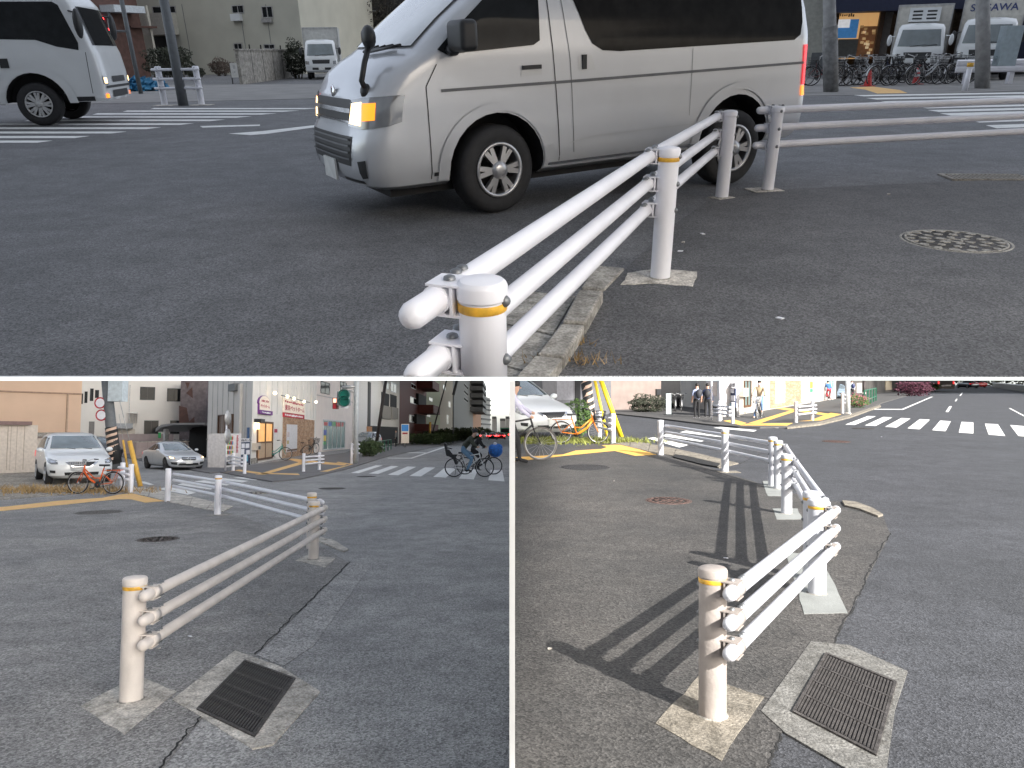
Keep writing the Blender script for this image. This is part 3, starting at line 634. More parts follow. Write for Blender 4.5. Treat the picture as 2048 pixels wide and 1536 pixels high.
for sg in (1, -1):
    for x in (XA, XA - 2.57): wh_ = v.wheel(x, .845, .352, .24, .215, sg, 6, steer=.10 if x == XA else 0); wh_.location.z += x * math.sin(PT)
    v.patch('front_door_window', [(.40, 1.27), (.34, 1.235), (-.42, 1.27), (-.48, 1.30), (-.50, 1.72), (-.44, 1.76), (-.26, 1.76), (-.17, 1.72), (-.02, 1.60), (.14, 1.48), (.27, 1.38)], 'side', M_glass, .012, sg)
    v.patch('rear_side_window', [(-.76, 1.72), (-.92, 1.36), (-.98, 1.26), (-1.08, 1.205), (-1.26, 1.19), (-3.30, 1.205), (-3.38, 1.25), (-3.40, 1.36), (-3.36, 1.70), (-3.30, 1.75), (-.82, 1.76)], 'side', M_glass2, .004, sg)
    lt = v.patch('headlight', [(17, .755), (18, .80), (21, .945), (38, .965), (74, .975), (86, .975), (86.5, .79), (76, .765), (38, .74)], 'corner', M_lens, .006, sg)
    v.patch('lamp', [(19.5, .775), (23, .92), (37, .935), (37, .765)], 'corner', M_warm_hot, .010, sg, lt)
    v.patch('indicator', [(39, .80), (39, .925), (57, .93), (57, .81)], 'corner', M_amber_hot, .010, sg, lt)
    v.patch('fog_recess', [(24, .40), (24, .50), (50, .525), (48, .39), (38, .35)], 'corner', M_silver, .003, sg)
    fg = v.patch('fog_grille', [(37, .37), (35, .505), (48, .52), (47, .385)], 'corner', M_blk, .008, sg)
    v.line([(.40, .985), (-.9, .985), (-3.52, 1.0)], .022, mat('grey_moulding', (.16, .165, .175), .5), 'side_moulding', sg, .008)
    v.line([(.52, .34), (.52, 1.02), (.42, 1.17)], .008, M_blk, 'panel_gap', sg); v.line([(-.66, .36), (-.60, 1.2), (-.56, 1.82)], .008, M_blk, 'panel_gap', sg)
    v.line([(-.80, .42), (-.76, 1.15), (-.68, 1.8)], .005, MATS['grey_moulding'], 'panel_gap', sg); v.line([(-2.05, .62), (-2.05, 1.18)], .004, MATS['grey_moulding'], 'panel_gap', sg)
    v.line([(.50, .375), (.40, .375), (.36, .375)], .03, M_blk, 'rubber_strip', sg, .008)
    v.line([(-.55, .345), (-2.2, .345)], .022, M_chrome, 'sill_strip', sg, .016); v.line([(-.75, .50), (-1.0, .535), (-2.2, .545)], .012, M_silver2, 'crease_highlight', sg, .010)  # bright silver strip paints in the highlight on the body crease
    h = v.patch('door_handle_recess', [(-.30, 1.045), (-.30, 1.12), (-.48, 1.125), (-.49, 1.05)], 'side', M_silver2, .003, sg)
    q = MB().box(-.48, -.31, sg * .845 - .02, sg * .845 + .02, 1.095, 1.125); q.build('door_handle', M_blk, v.root)
    h = v.patch('slide_door_recess', [(-.84, 1.06), (-.84, 1.17), (-.97, 1.17), (-1.01, 1.06)], 'side', M_silver2, .003, sg)
    MB().box(-.915, -.875, sg * .842 - .02, sg * .842 + .02, 1.07, 1.18).build('slide_door_handle', M_blk, v.root)
    # wheel arch flare
    for x in (XA, XA - 2.57):
        pl = [(x + .535 * math.cos(R(a_)), .37 + .50 * math.sin(R(a_))) for a_ in range(-6, 187, 8)] + [(x + .44 * math.cos(R(a_)), .37 + .44 * math.sin(R(a_))) for a_ in range(186, -7, -8)]
        v.patch('wheel_arch_flare', pl, 'side', M_silver, .014, sg, step=.2)
    # mirrors
    mr = MB(); mr.box(.20, .34, sg * 1.01 - .14, sg * 1.01 + .14, 1.25, 1.46); mr.box(.24, .34, min(sg * .80, sg * .92), max(sg * .80, sg * .92), 1.22, 1.30); mo = mr.build('door_mirror', M_blk, v.root); bv = mo.modifiers.new('bevel', 'BEVEL'); bv.width = .045; bv.segments = 4; mo.data.shade_smooth()
    v.patch('tail_lamp', [(-3.46, .80), (-3.44, 1.16), (-3.575, 1.16), (-3.59, .80)], 'side', M_red_l, .008, sg)
    v.patch('rear_indicator', [(-3.47, .70), (-3.46, .79), (-3.59, .79), (-3.59, .70)], 'side', M_amber_hot if sg > 0 else M_red_l, .008, sg)
    wp = MB(); wp.tube([(.70, sg * .08 + .1, 1.27), (.61, sg * .08 + .1 + .45, 1.31)], .012, 6); wp.tube([(.67, sg * .08 + .02, 1.275), (.64, sg * .08 + .3, 1.31)], .008, 6); wp.build('wiper', M_blk, v.root)
v.patch('windscreen', [(-.66, 1.30), (-.60, 1.78), (-.5, 1.82), (.5, 1.82), (.60, 1.78), (.66, 1.30)], 'front', mat('sky_painted_windscreen', (.52, .55, .55), .04, 0, var=.2, scale=2, spec=1.0, coat=1), .016)  # pale base colour paints in the sky's reflection
v.patch('rear_window', [(-.62, 1.25), (-.58, 1.72), (.58, 1.72), (.62, 1.25)], 'rear', M_glass2, .005)
gr = v.patch('grille', [(-.48, .78), (-.50, .92), (-.44, .945), (.44, .945), (.50, .92), (.48, .78)], 'front', M_blk, .006)
v.patch('grille_bar', [(-.49, .845), (-.49, .878), (.49, .878), (.49, .845)], 'front', M_chrome, .022, parent=gr); v.patch('grille_bar', [(-.48, .775), (-.48, .79), (.48, .79), (.48, .775)], 'front', M_chrome, .016, parent=gr)
lg = v.patch('lower_grille', [(-.50, .46), (-.53, .60), (-.55, .685), (.55, .685), (.53, .60), (.50, .46)], 'front', M_blk, .006)
for z in (.505, .555, .605, .65): v.patch('slat', [(-.51, z), (-.51, z + .014), (.51, z + .014), (.51, z)], 'front', MATS['grey_moulding'], .018, parent=lg)
v.patch('bumper_slot', [(-.6, .325), (-.6, .35), (-.2, .345), (-.2, .32)], 'front', M_blk, .006); v.patch('bumper_slot', [(.2, .32), (.2, .345), (.6, .35), (.6, .325)], 'front', M_blk, .006)
pl = MB().box(-.008, .008, -.165, .165, -.083, .083).build('number_plate', mat('plate_white', (.75, .76, .74), .5), v.root); pl.location = (1.095, 0, .40)
em = MB().lathe([(.001, .012), (.05, .008), (.058, 0), (.05, -.004)], 24, 'x').build('emblem', M_chrome, v.root); em.location = (v.xfr(0, .99) + .008, 0, .985)
fm = MB(); fm.tube([(.90, .60, .99), (.95, .66, 1.08), (.90, .62, 1.20), (.84, .58, 1.31)], .022, 8); fm.ball((.83, .57, 1.37), .05, .085, .085, 12, 8); fm.ball((.905, .61, 1.0), .05, .06, .06, 10, 8); fm.build('front_corner_mirror', M_blk, v.root)
MB().box(-3.3, .8, -.6, .6, .2, .3).build('underbody', M_dark, v.root)
MB().box(.30, .36, -.84, -.6, .1, .3).build('mud_flap', M_blk, v.root)

# ---------------- white lorry at the left edge
TR = [(.46, 1.30, -.8, 1.02, .14, 4, .1, 4), (.52, 1.37, -.8, 1.06, .16, 4.5, .1, 4), (.80, 1.39, -.8, 1.08, .16, 4.5, .1, 4), (1.05, 1.38, -.8, 1.085, .16, 4.5, .1, 4), (1.40, 1.34, -.8, 1.08, .17, 4.5, .1, 4),
      (1.52, 1.30, -.8, 1.075, .17, 4.5, .1, 4), (2.35, 1.08, -.8, 1.05, .18, 4.5, .1, 4), (2.55, .95, -.8, 1.0, .22, 3.5, .12, 3.5), (2.64, .6, -.75, .85, .3, 2.8, .2, 3), (2.66, .2, -.6, .4, .3, 2, .3, 2)]
c0 = U(S, 92, 251); rzt = R(12); sd = Vector((math.sin(rzt), -math.cos(rzt), 0)); t = Veh(S, 'lorry', 'large white lorry with lit headlamps crossing at the left edge', 'lorry', TR, c0 - sd * .98, rzt, 1.0)
t.body(M_wpaint, [(0, .44, .60)], 'cab')
for sg in (1, -1):
    t.wheel(0, 1.06, .43, .28, .26, sg, 8, M_steel); t.wheel(-3.9, 1.06, .43, .28, .26, sg, 8, M_steel)
    t.patch('side_window', [(1.02, 1.46), (.62, 1.53), (.25, 1.66), (-.45, 1.68), (-.45, 2.36), (.72, 2.36), (.82, 2.3), (1.04, 1.60)], 'side', M_glass, .006, sg)
    t.line([(1.10, .62), (1.14, 1.42)], .012, M_blk, 'panel_gap', sg); t.line([(-.62, .95), (-.62, 2.3)], .012, M_blk, 'panel_gap', sg)
    MB().box(-.52, -.36, sg * 1.085 - .02, sg * 1.085 + .02, 1.14, 1.32).build('door_handle', M_blk, t.root)
    pl_ = [(.78 * math.cos(R(q)), .44 + .72 * math.sin(R(q))) for q in range(0, 181, 10)] + [(.61 * math.cos(R(q)), .44 + .61 * math.sin(R(q))) for q in range(180, -1, -10)]
    t.patch('wheel_arch_flare', pl_, 'side', MATS['grey_moulding'] if False else M_wpaint, .03, sg, step=.3)
    hl = t.patch('headlamp', [(34, .78), (34, .95), (62, .96), (62, .80)], 'corner', M_lens, .012, sg); t.patch('bulb', [(38, .81), (38, .92), (54, .925), (54, .815)], 'corner', M_warm_hot, .02, sg, hl)
    t.patch('indicator', [(40, .52), (40, .60), (58, .60), (58, .52)], 'corner', M_amber_hot, .02, sg)
    t.patch('step', [(.62, .47), (.62, .56), (1.12, .56), (1.12, .47)], 'side', M_blk, .012, sg)
    m_ = MB(); m_.ball((1.18, sg * 1.28, 1.95), .08, .12, .28, 12, 8); m_.tube([(.95, sg * 1.0, 2.2), (1.18, sg * 1.26, 2.15)], .02, 6); m_.build('mirror', M_blk, t.root)
    t.patch('side_marker', [(.55, .62), (.55, .70), (.72, .70), (.72, .62)], 'side', M_lens, .012, sg)
t.patch('windscreen', [(-.92, 1.55), (-.86, 2.28), (.86, 2.28), (.92, 1.55)], 'front', M_glass, .008)
t.patch('grille', [(-.5, .82), (-.5, .94), (.5, .94), (.5, .82)], 'front', M_blk, .012); t.patch('lower_opening', [(-.6, .52), (-.6, .66), (.6, .66), (.6, .52)], 'front', M_blk, .012)
t.patch('bumper_gap', [(-.95, .71), (-.95, .76), (.95, .76), (.95, .71)], 'front', M_blk, .014)
MB().box(-6.2, -.95, -1.1, 1.1, 1.0, 3.1).build('cargo_box', M_wpaint, t.root); MB().box(-6.0, .9, -.5, .5, .45, .9).build('chassis', M_blk, t.root)

# ---------------- box trucks seen from the front
def box_truck(label, loc, rz, boxm, sc=1, lettering=None, fridge=False, boxh=2.75, group='parked box trucks at the depot'):
    rows = [(.38, .98, -.75, .80, .2, 3, .1, 4), (.46, 1.06, -.75, .86, .2, 3.4, .1, 4), (.75, 1.08, -.75, .88, .2, 3.4, .1, 4), (1.12, 1.02, -.75, .88, .22, 3.2, .1, 4), (1.22, .97, -.75, .87, .24, 3.2, .1, 4),
            (1.86, .60, -.75, .81, .26, 3, .1, 4), (2.0, .45, -.7, .74, .3, 2.6, .15, 3), (2.06, .1, -.5, .45, .3, 2.2, .2, 2)]
    q = Veh(S, 'box_truck', label, 'truck', rows, loc, rz, sc, group); q.body(M_wpaint, [(0, .36, .46)], 'cab')
    for sg in (1, -1):
        q.wheel(0, .86, .36, .2, .2, sg, 6, M_steel); q.wheel(-2.4, .86, .36, .2, .2, sg, 6, M_steel)
        q.patch('side_window', [(.55, 1.30), (-.4, 1.30), (-.4, 1.82), (.35, 1.82)], 'side', M_glass, .006, sg)
        q.patch('headlamp', [(36, .78), (36, .95), (72, .97), (72, .80)], 'corner', M_lens, .01, sg)
        m = MB(); m.ball((.9, sg * 1.06, 1.45), .06, .09, .2, 10, 8); m.tube([(.75, sg * .85, 1.6), (.9, sg * 1.05, 1.58)], .02, 6); m.build('mirror', M_wpaint if fridge else M_blk, q.root)
    q.patch('windscreen', [(-.74, 1.23), (-.66, 1.82), (.66, 1.82), (.74, 1.23)], 'front', M_wsh, .008); q.patch('grille', [(-.45, .82), (-.48, 1.02), (.48, 1.02), (.45, .82)], 'front', M_blk, .01)
    q.patch('bumper_opening', [(-.5, .50), (-.5, .62), (.5, .62), (.5, .50)], 'front', M_blk, .01)
    pl = MB().box(-.008, .008, -.17, .17, -.08, .08).build('number_plate', MATS['plate_white'], q.root); pl.location = (1.1, -.0, .58)
    wp = MB(); wp.tube([(1.0, -.3, 1.235), (.93, .25, 1.29)], .012, 6); wp.tube([(1.0, .1, 1.235), (.93, .62, 1.29)], .012, 6); wp.build('wiper', M_blk, q.root)
    bx = MB().box(-4.6, -.85, -.98, .98, .85, boxh).build('cargo_box', boxm, q.root)
    MB().box(-.86, -.83, -.99, -.95, .85, boxh).box(-.86, -.83, .95, .99, .85, boxh).box(-.86, -.83, -.95, .95, boxh - .06, boxh + .004).build('box_trim', M_steel, q.root)
    MB().box(-4.4, .6, -.4, .4, .35, .84).build('chassis', M_blk, q.root)
    if fridge:
        f = MB().box(-.82, -.45, -.55, .55, 2.12, 2.62).build('cooling_unit', M_wpaint, q.root); vm = MB()
        for i in range(3): vm.box(-.446, -.44, -.42, -.08, 2.2 + i * .13, 2.26 + i * .13).box(-.446, -.44, .08, .42, 2.2 + i * .13, 2.26 + i * .13)
        vm.build('vents', M_blk, f)
    if lettering:
        o = text('lettering', lettering, 1.5, .24, mat('navy_lettering', (.05, .07, .2), .5), q.root, Matrix.Translation((-.84, 0, 2.42)) @ Matrix.Rotation(R(90), 4, 'Z'))
    return q
box_truck('small white box truck parked in the yard behind the concrete wall', U(S, 648, 158), R(-80), mat('grey_box', (.5, .5, .48), .6), 1.0, boxh=2.7, group=None)
box_truck('white refrigerated truck with cooling unit parked behind bicycles', U(S, 1824, 161) + Vector((.3, .6, 0)), R(-117), mat('cream_box', (.62, .60, .55), .6), 1.05, fridge=True, boxh=2.75)
box_truck('white parcel truck with navy lettering behind the right pole', U(S, 1958, 161) + Vector((.3, .6, 0)), R(-121), mat('cream_box', (.6, .6, .6)), 1.12, 'SAGAWA')

# ---------------- buildings across the road
M_beige = mat('dusk_beige_render', (.50, .49, .42), .9, var=.08, scale=.6, bump=.1); M_brn = mat('brown_tile', (.11, .06, .05), .8, var=.25, scale=3)
r = building(S, 'apartment_block', 'beige apartment block with small windows across the road', None); f = Fac(S, r, U(S, 300, 150), U(S, 613, 148)); f.wall(11, 12, M_beige)
for q in ((464, 10, 488, 27), (524, 12, 546, 36), (470, 86, 487, 124), (528, 88, 550, 98), (305, 12, 352, 27)): f.window(q, M_steel, M_glass)
f.panel('air_conditioner', (466, 28, 485, 42), M_wpaint, -.35); f.panel('window_grille', (525, 37, 545, 45), M_steel, -.2)
f.panel('balcony_front', (302, 27, 356, 70), mat('balcony_cream', (.55, .53, .47), .8), -1.0); f.panel('entrance_recess', (309, 72, 355, 150), M_dark, -.02)
for u in (375, 488, 540): f.panel('wall_joint', (u, 8, u + 1, 145), MATS['grey_moulding'], -.012)
r = building(S, 'brown_house', 'dark brown tiled house at the left behind the lorry', None); f = Fac(S, r, U(S, 150, 160), U(S, 303, 153)); f.wall(11, 8, M_brn)
f.window((180, 20, 215, 70), M_steel, M_glass); f.panel('awning', (200, 12, 262, 26), mat('awning_white', (.6, .65, .7), .6), -1.2); f.panel('balcony_rail', (250, 52, 303, 56), M_brn, -.5); f.panel('drain_pipe', (301, 12, 305, 150), MATS['balcony_cream'], -.15)
r = building(S, 'concrete_wall', 'stained concrete yard wall beside the small truck', None, 'wall'); f = Fac(S, r, U(S, 486, 169), U(S, 586, 155)); f.wall(f.px(520, 101)[1], .15, M_conc_d)
for i in range(1, 5): f.box('wall_joint', f.L * i / 5 - .02, f.L * i / 5 + .02, -.01, .05, 0, 1.8, M_dark)
f.box('coping', -.05, f.L + .05, -.06, .2, f.px(520, 101)[1], f.px(520, 98)[1], M_conc_d)
shrub(S, 'hedge', 'clipped dark hedge at the end of the concrete wall', U(S, 597, 157), .75, .6, 2.0, M_leaf_d, 2200, .07, 3, cat='hedge')
shrub(S, 'hedge', 'dark hedge beside the apartment entrance behind the dark pole', U(S, 345, 160), 1.5, .6, 1.9, M_leaf_d, 3000, .07, 5, cat='hedge')
shrub(S, 'dry_bush', 'dry brown bush against the beige wall', U(S, 445, 152), .9, .5, 1.1, mat('dry_twigs', (.10, .075, .06), .9, var=.4), 1600, .06, 9, cat='bush')
shrub(S, 'bush', 'low green bush between dark pole and dry bush', U(S, 393, 155), .6, .45, .6, M_leaf_d, 900, .07, 11)
for i, (u, v, rx, hh) in enumerate(((590, 140, 3.0, 8), (668, 138, 3.6, 9), (735, 139, 3.2, 8.5))):
    P = U(S, u, v); tr = thing(S, 'tree', ('dark bare-branched tree right behind the apartment block', 'dark tree crown above the small box truck', 'dark tree behind the van windscreen')[i], 'tree', P)
    tk = MB(); tk.tube([(0, 0, 0), (.1, 0, hh * .3), (-.05, .1, hh * .6)], .2, 8, .09); rd = random.Random(i)
    for j in range(9):
        an = rd.uniform(0, 6.28); tk.tube([(0, 0, hh * rd.uniform(.25, .5)), (rx * .7 * math.cos(an), rx * .7 * math.sin(an), hh * rd.uniform(.55, .9))], .06, 5, .015)
    tk.build('trunk', M_twig, tr); leafy('crown', mat('dusk_leaf', (.035, .032, .025), .9, var=.5, scale=2), tr, (0, 0, hh * .58), rx, rx * .7, hh * .45, 5200, .11, i + 2, .3)
r = building(S, 'timber_house', 'dark timber house behind the trees and small truck', None); f = Fac(S, r, U(S, 585, 136.5), U(S, 1000, 136)); f.wall(14, 6, mat('dark_timber', (.05, .045, .042), .9, var=.3, scale=2)); f.panel('gutter', (690, 22, 760, 25), M_steel, -.2); f.panel('window', (650, 20, 690, 45), M_glass, -.03); f.panel('pole', (634, 8, 637, 60), M_steel, -.4)
# sign board, tarps and cones
q = thing(S, 'sign_board', 'white standing sign board before the concrete wall', 'sign', U(S, 466, 168)); MB().box(-.02, .02, -.02, .02, 0, .95).box(.36, .40, -.02, .02, 0, .95).build('stand', M_blk, q); sb = MB().box(0, .38, -.035, -.02, .3, .97).build('board', mat('board_white', (.7, .7, .68), .6), q)
MB().box(.14, .26, -.04, -.034, .70, .86).box(.16, .22, -.04, -.034, .52, .58).build('print', M_steel, q, kind='stuff')
tp = thing(S, 'tarpaulin', 'crumpled blue tarpaulin beyond the lorry front', 'tarpaulin', U(S, 300, 182)); leafy('sheet_folds', mat('blue_tarp', (.04, .20, .36), .6, var=.3), tp, (-.3, 0, .2), .9, .4, .22, 320, .22, 4, .2)
def pole(stage, name, label, u, vb, vt, wpx, m, cat='pole', lean=0, taper=.85, n=14):
    P = U(stage, u, vb); d = P.length; z = ZAT(stage, P, u, vt); rad = wpx / 2 * (Vector((P.x, P.y, P.z - STAGE[stage][2])).length) / FOC
    t = thing(stage, name, label, cat, P); b = MB().tube([(0, 0, -.1), (lean * .5, 0, z * .5), (lean, 0, z)], rad, n, rad * taper); b.build('shaft', m, t); return t, z, rad
M_pgrey = mat('painted_pole_grey', (.13, .14, .15), .6); M_pconc = mat('concrete_pole', (.30, .30, .30), .85, var=.2, scale=5, bump=.2); M_pbrown = mat('brown_pole', (.035, .026, .024), .6)
pl, z, rr_ = pole(S, 'utility_pole', 'dark grey pole inside the short guard fence', 367, 211, -20, 17, M_pgrey)
sg_ = thing(S, 'traffic_signal', 'red traffic signal glowing above the lorry nose', 'traffic signal', U(S, 236, 190)); z0 = ZAT(S, U(S, 236, 190), 236, 62)
MB().tube([(.6, .6, 0), (.6, .6, z0 + 1.2)], .08, 10).tube([(.6, .6, z0), (0, .1, z0)], .04, 8).build('post', M_pgrey, sg_); MB().box(-.18, .32, -.1, .1, z0 - .28, z0 + .62).build('housing', M_blk, sg_)
ln = MB(); ln.lathe([(.15, -.11), (.13, -.15), (.001, -.17)], 18, 'y', (.0, 0, z0 + .4)); ln.build('red_lamp', M_red_hot, sg_); ln = MB(); ln.lathe([(.13, -.11), (.12, -.15), (.001, -.17)], 18, 'y', (.16, 0, z0 - .02)); ln.build('red_lamp', M_red_hot, sg_)
p1, z1_, r1_ = pole(S, 'utility_pole', 'concrete utility pole with weathered lower band behind the van', 1662, 184, -20, 23, M_pconc, lean=-.55); MB().tube([(0, 0, .0), (-.55 * 1.9 / z1_, 0, 1.9)], r1_ * 1.08, 14).build('wrap', mat('weathered_wrap', (.22, .22, .22), .8, var=.3, scale=8), p1)
p2, z2_, r2_ = pole(S, 'utility_pole', 'concrete utility pole with a pale blue box at the right', 1966, 177, -20, 22, M_pconc, lean=-.75); zb = ZAT(S, U(S, 1966, 177), 1990, 132); zt = ZAT(S, U(S, 1966, 177), 1990, 52)
MB().box(.16, .72, -.25, .1, zb, zt).box(.1, .2, -.1, .0, zb + .2, zb + .3).build('control_box', mat('pale_blue_box', (.42, .50, .54), .5), p2)
bl, _, _ = pole(S, 'bollard', 'slim white bollard with orange top by the guardrail', 1929, 182, 137, 9, M_post); MB().tube([(0, 0, .70), (0, 0, .82)], .095, 12).build('reflector', M_band, bl)
r = thing(S, 'guardrail', 'white corrugated guardrail in front of the parcel truck', 'guardrail', (0, 0, 0)); f = Fac(S, r, U(S, 1912, 170), U(S, 2120, 166)); x0, x1, za, zb_ = f.rect(1912, 118, 2110, 144)
MB().prism([(-.02, za), (-.09, za + .1 * (zb_ - za)), (-.09, za + .35 * (zb_ - za)), (-.02, za + .5 * (zb_ - za)), (-.09, za + .65 * (zb_ - za)), (-.09, za + .9 * (zb_ - za)), (-.02, zb_), (0, zb_), (0, za)], x0, x1, 'x').build('beam', M_post, r).matrix_basis = f.M
for i in range(3): f.box('post', .3 + i * 1.7, .48 + i * 1.7, 0, .15, 0, za + .2, M_post)
M_cone = mat('cone_red', (.55, .03, .03), .5, var=.15)
for u, vb, vt, lb, band in ((1735, 173, 136, 'plain red traffic cone left of the bicycles', 0), (1831, 169, 131, 'red and white striped traffic cone before the refrigerated truck', 1)):
    P = U(S, u, vb); h = ZAT(S, P, u, vt); c = thing(S, 'traffic_cone', lb, 'traffic cone', P, .3, 'traffic cones by the bicycles'); MB().box(-.19, .19, -.19, .19, .0, .03).build('base', M_cone, c); MB().lathe([(.14, .03), (.035, h), (.02, h + .01), (.001, h + .012)], 20).build('cone', M_cone, c)
    if band:
        for z in (.42, .66): MB().lathe([(lerp(.145, .04, z), h * z), (lerp(.146, .041, z + .13), h * (z + .13))], 20).build('white_band', M_post, c)
# depot
M_navy = mat('navy_panel', (.018, .024, .06), .6); M_lit = mat('lit_interior', (.75, .47, .22), .8, var=.35, scale=1.2, emit=.2, ecol=(.8, .45, .18))
r = building(S, 'parcel_depot', 'parcel depot with navy canopy and lit interior behind trucks', None); f = Fac(S, r, U(S, 1612, 150), U(S, 2090, 148)); f.box('back_wall', 0, f.L, 3.5, 3.8, -.4, 9, mat('depot_inside', (.10, .09, .08), .9, var=.3))
f.panel('canopy', (1655, -40, 2120, 21), M_navy, -1.5, th=4.5); f.panel('side_wall', (1540, -40, 1652, 150), mat('depot_concrete', (.42, .42, .38), .9), -.2, th=3.5); f.panel('dado', (1620, 105, 1652, 150), M_pgrey, -.25); f.panel('navy_wall', (2002, -30, 2130, 140), M_navy, -.3, th=4)
f.panel('lit_bay', (1676, 23, 1756, 118), M_lit, .6, th=.2); f.panel('lit_bay', (1868, 60, 1886, 110), M_lit, 1.0, th=.2); f.panel('column', (1753, 21, 1763, 120), M_brown, -.1, th=.4); f.panel('column', (1880, 20, 1900, 120), mat('column_grey', (.25, .22, .2), .8), -.1, th=.4)
f.panel('shelf_wall', (1718, 52, 1755, 118), mat('brown_shelf', (.25, .12, .06), .8, var=.4, scale=3, emit=.06), .5, th=.1); f.panel('blue_poster', (1678, 38, 1718, 76), mat('blue_poster', (.06, .22, .5), .6, emit=.15), .5, th=.05); f.panel('white_notice', (1678, 38, 1702, 55), mat('notice_white', (.7, .7, .72), .6, emit=.25), .45, th=.04); f.panel('dark_counter', (1676, 78, 1716, 116), mat('counter_grey', (.16, .16, .15), .8), .4, th=.2)  # shelf, poster and notice glow to paint in the depot's lamplight
for i in range(16):
    u = 1722 + random.Random(i * 7 + 1).uniform(0, 26); vv = random.Random(i * 5 + 3).uniform(48, 108); f.panel('parcel', (u, vv, u + 6, vv + 5), mat('parcel_card%d' % (i % 3), ((.5, .33, .16), (.65, .5, .3), (.3, .18, .08))[i % 3], .8, emit=.2), .35, th=.25)  # parcels glow too, lamplight put into their colour
marks(f, (1682, 26, 1712, 33), 7, M_brown, .50)
f.panel('shutter', (1763, 22, 1780, 120), mat('shutter_grey', (.3, .27, .25), .8), .2)
# parked bicycles
BK = {}
cols = [mat('bike_black', (.02, .02, .022), .4), mat('bike_silver', (.45, .46, .47), .35, .5), mat('bike_maroon', (.16, .03, .03), .4), mat('bike_navy', (.02, .03, .10), .4)]
spots = [(1636, 170, 20, 2), (1652, 172, 160, 0), (1690, 172, 30, 0), (1706, 168, 150, 1), (1722, 171, 15, 1), (1748, 170, 170, 1), (1764, 172, 25, 0), (1782, 167, 200, 3), (1800, 171, 8, 0), (1818, 166, 165, 0), (1848, 170, 12, 1), (1862, 168, 172, 0), (1880, 166, 20, 0), (1896, 168, 150, 0), (1912, 167, 30, 3)]
words = ['first', 'second', 'third', 'fourth', 'fifth', 'sixth', 'seventh', 'eighth', 'ninth', 'tenth', 'eleventh', 'twelfth', 'thirteenth', 'fourteenth', 'last']
for i, (u, vb, an, c) in enumerate(spots):
    lb = '%s parked %s city bicycle from the left before the depot' % (words[i], ('black', 'silver', 'maroon', 'navy')[c]); P = U(S, u, vb)
    if c not in BK: BK[c] = bicycle(S, 'bicycle', lb, cols[c], P, R(an), M_blk if c != 1 else M_steel, True, True, 1.0, 'bicycles parked before the depot')
    else: copy_tree(S, BK[c], lb, P, R(an))

# ================================================================== LEFT STAGE (before the repair)
S = 'BL'
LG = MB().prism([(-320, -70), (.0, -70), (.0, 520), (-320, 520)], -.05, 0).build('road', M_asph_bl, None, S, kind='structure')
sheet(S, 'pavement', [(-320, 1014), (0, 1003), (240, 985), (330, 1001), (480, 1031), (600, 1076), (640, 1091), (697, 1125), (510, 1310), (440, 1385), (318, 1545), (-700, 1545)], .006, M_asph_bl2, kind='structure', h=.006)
M_seam = mat('tar_seam', (.018, .018, .018), .95)
def seam(stage, a, b, w, par, seed=1, n=26):        # a wandering crack line between two ground points
    rd = random.Random(seed); A_, B_ = U(stage, *a), U(stage, *b); d = (B_ - A_).normalized(); nn = Vector((-d.y, d.x, 0)); l, r_ = [], []; o_ = 0
    for i in range(n + 1):
        o_ = o_ * .7 + rd.gauss(0, .008); c = A_.lerp(B_, i / n) + nn * o_; ww = w * rd.uniform(.25, 1); l.append((c.x + nn.x * ww, c.y + nn.y * ww)); r_.append((c.x - nn.x * ww, c.y - nn.y * ww))
    MB().prism(l + r_[::-1], .007, .0085).build('tar_seam', M_seam, par)
M_worn = asphalt('worn_pale_asphalt', (.36, .357, .35), (1.02, 1, .98), 70, .15)
sheet(S, 'road_patch', [(702, 1125), (742, 1130), (628, 1290), (566, 1332), (514, 1311)], .004, M_worn, LG); sheet(S, 'road_patch', [(444, 1388), (505, 1500), (470, 1545), (322, 1545)], .0045, M_worn, LG)
seam(S, (698, 1125), (510, 1310), .008, LG, 1, 60); seam(S, (440, 1386), (318, 1545), .008, LG, 2, 30)
sheet(S, 'gravel_lot', [(-260, 1006), (0, 1000), (215, 983), (238, 958), (150, 942), (-260, 944)], .008, M_grav, kind='structure', h=.006)
for q in ([(262, 974), (300, 977.5), (296, 992), (258, 985)], [(301, 978), (340, 984), (338, 1003), (298, 993)], [(341, 984.5), (385, 993), (378, 1011), (340, 1004)], [(386, 993.5), (425, 1003), (412, 1018), (379, 1011.5)], [(426, 1003.5), (466, 1012), (446, 1022), (413, 1018.5)]):
    sheet(S, 'gutter_slab', q, .02, M_conc, LG, h=.03)
sheet(S, 'kerb_edge', [(641, 1074), (668, 1080), (697, 1098), (688, 1102), (660, 1091), (636, 1080)], .02, M_conc, LG, h=.03)
sheet(S, 'far_pavement', [(420, 945), (440, 943), (500, 955), (545, 962), (600, 957), (690, 938), (775, 912), (1000, 869.5), (760, 878), (690, 905), (502, 930), (412, 920), (250, 905), (230, 910), (330, 930)], .05, mat('far_pavement_grey', (.165, .16, .16), .9, var=.15, scale=1.5, bump=.2), kind='structure', h=.06)
for q in ([(470, 949), (505, 951), (600, 936), (604, 930), (578, 920), (590, 918), (612, 928), (700, 925), (676, 929), (700, 930), (640, 944), (598, 952), (506, 951.5)],):
    pass
for q in ([(440, 947), (470, 941), (510, 947), (600, 950), (596, 947), (530, 946), (478, 939)], [(510, 949), (516, 948), (606, 922), (616, 925), (530, 949)], [(573, 918), (585, 917), (694, 928), (688, 931), (600, 925)], [(640, 943), (700, 929), (672, 925), (676, 923.5), (707, 928), (655, 943)]):
    sheet(S, 'tactile_strip', q, .056, M_yel_bl, LG)
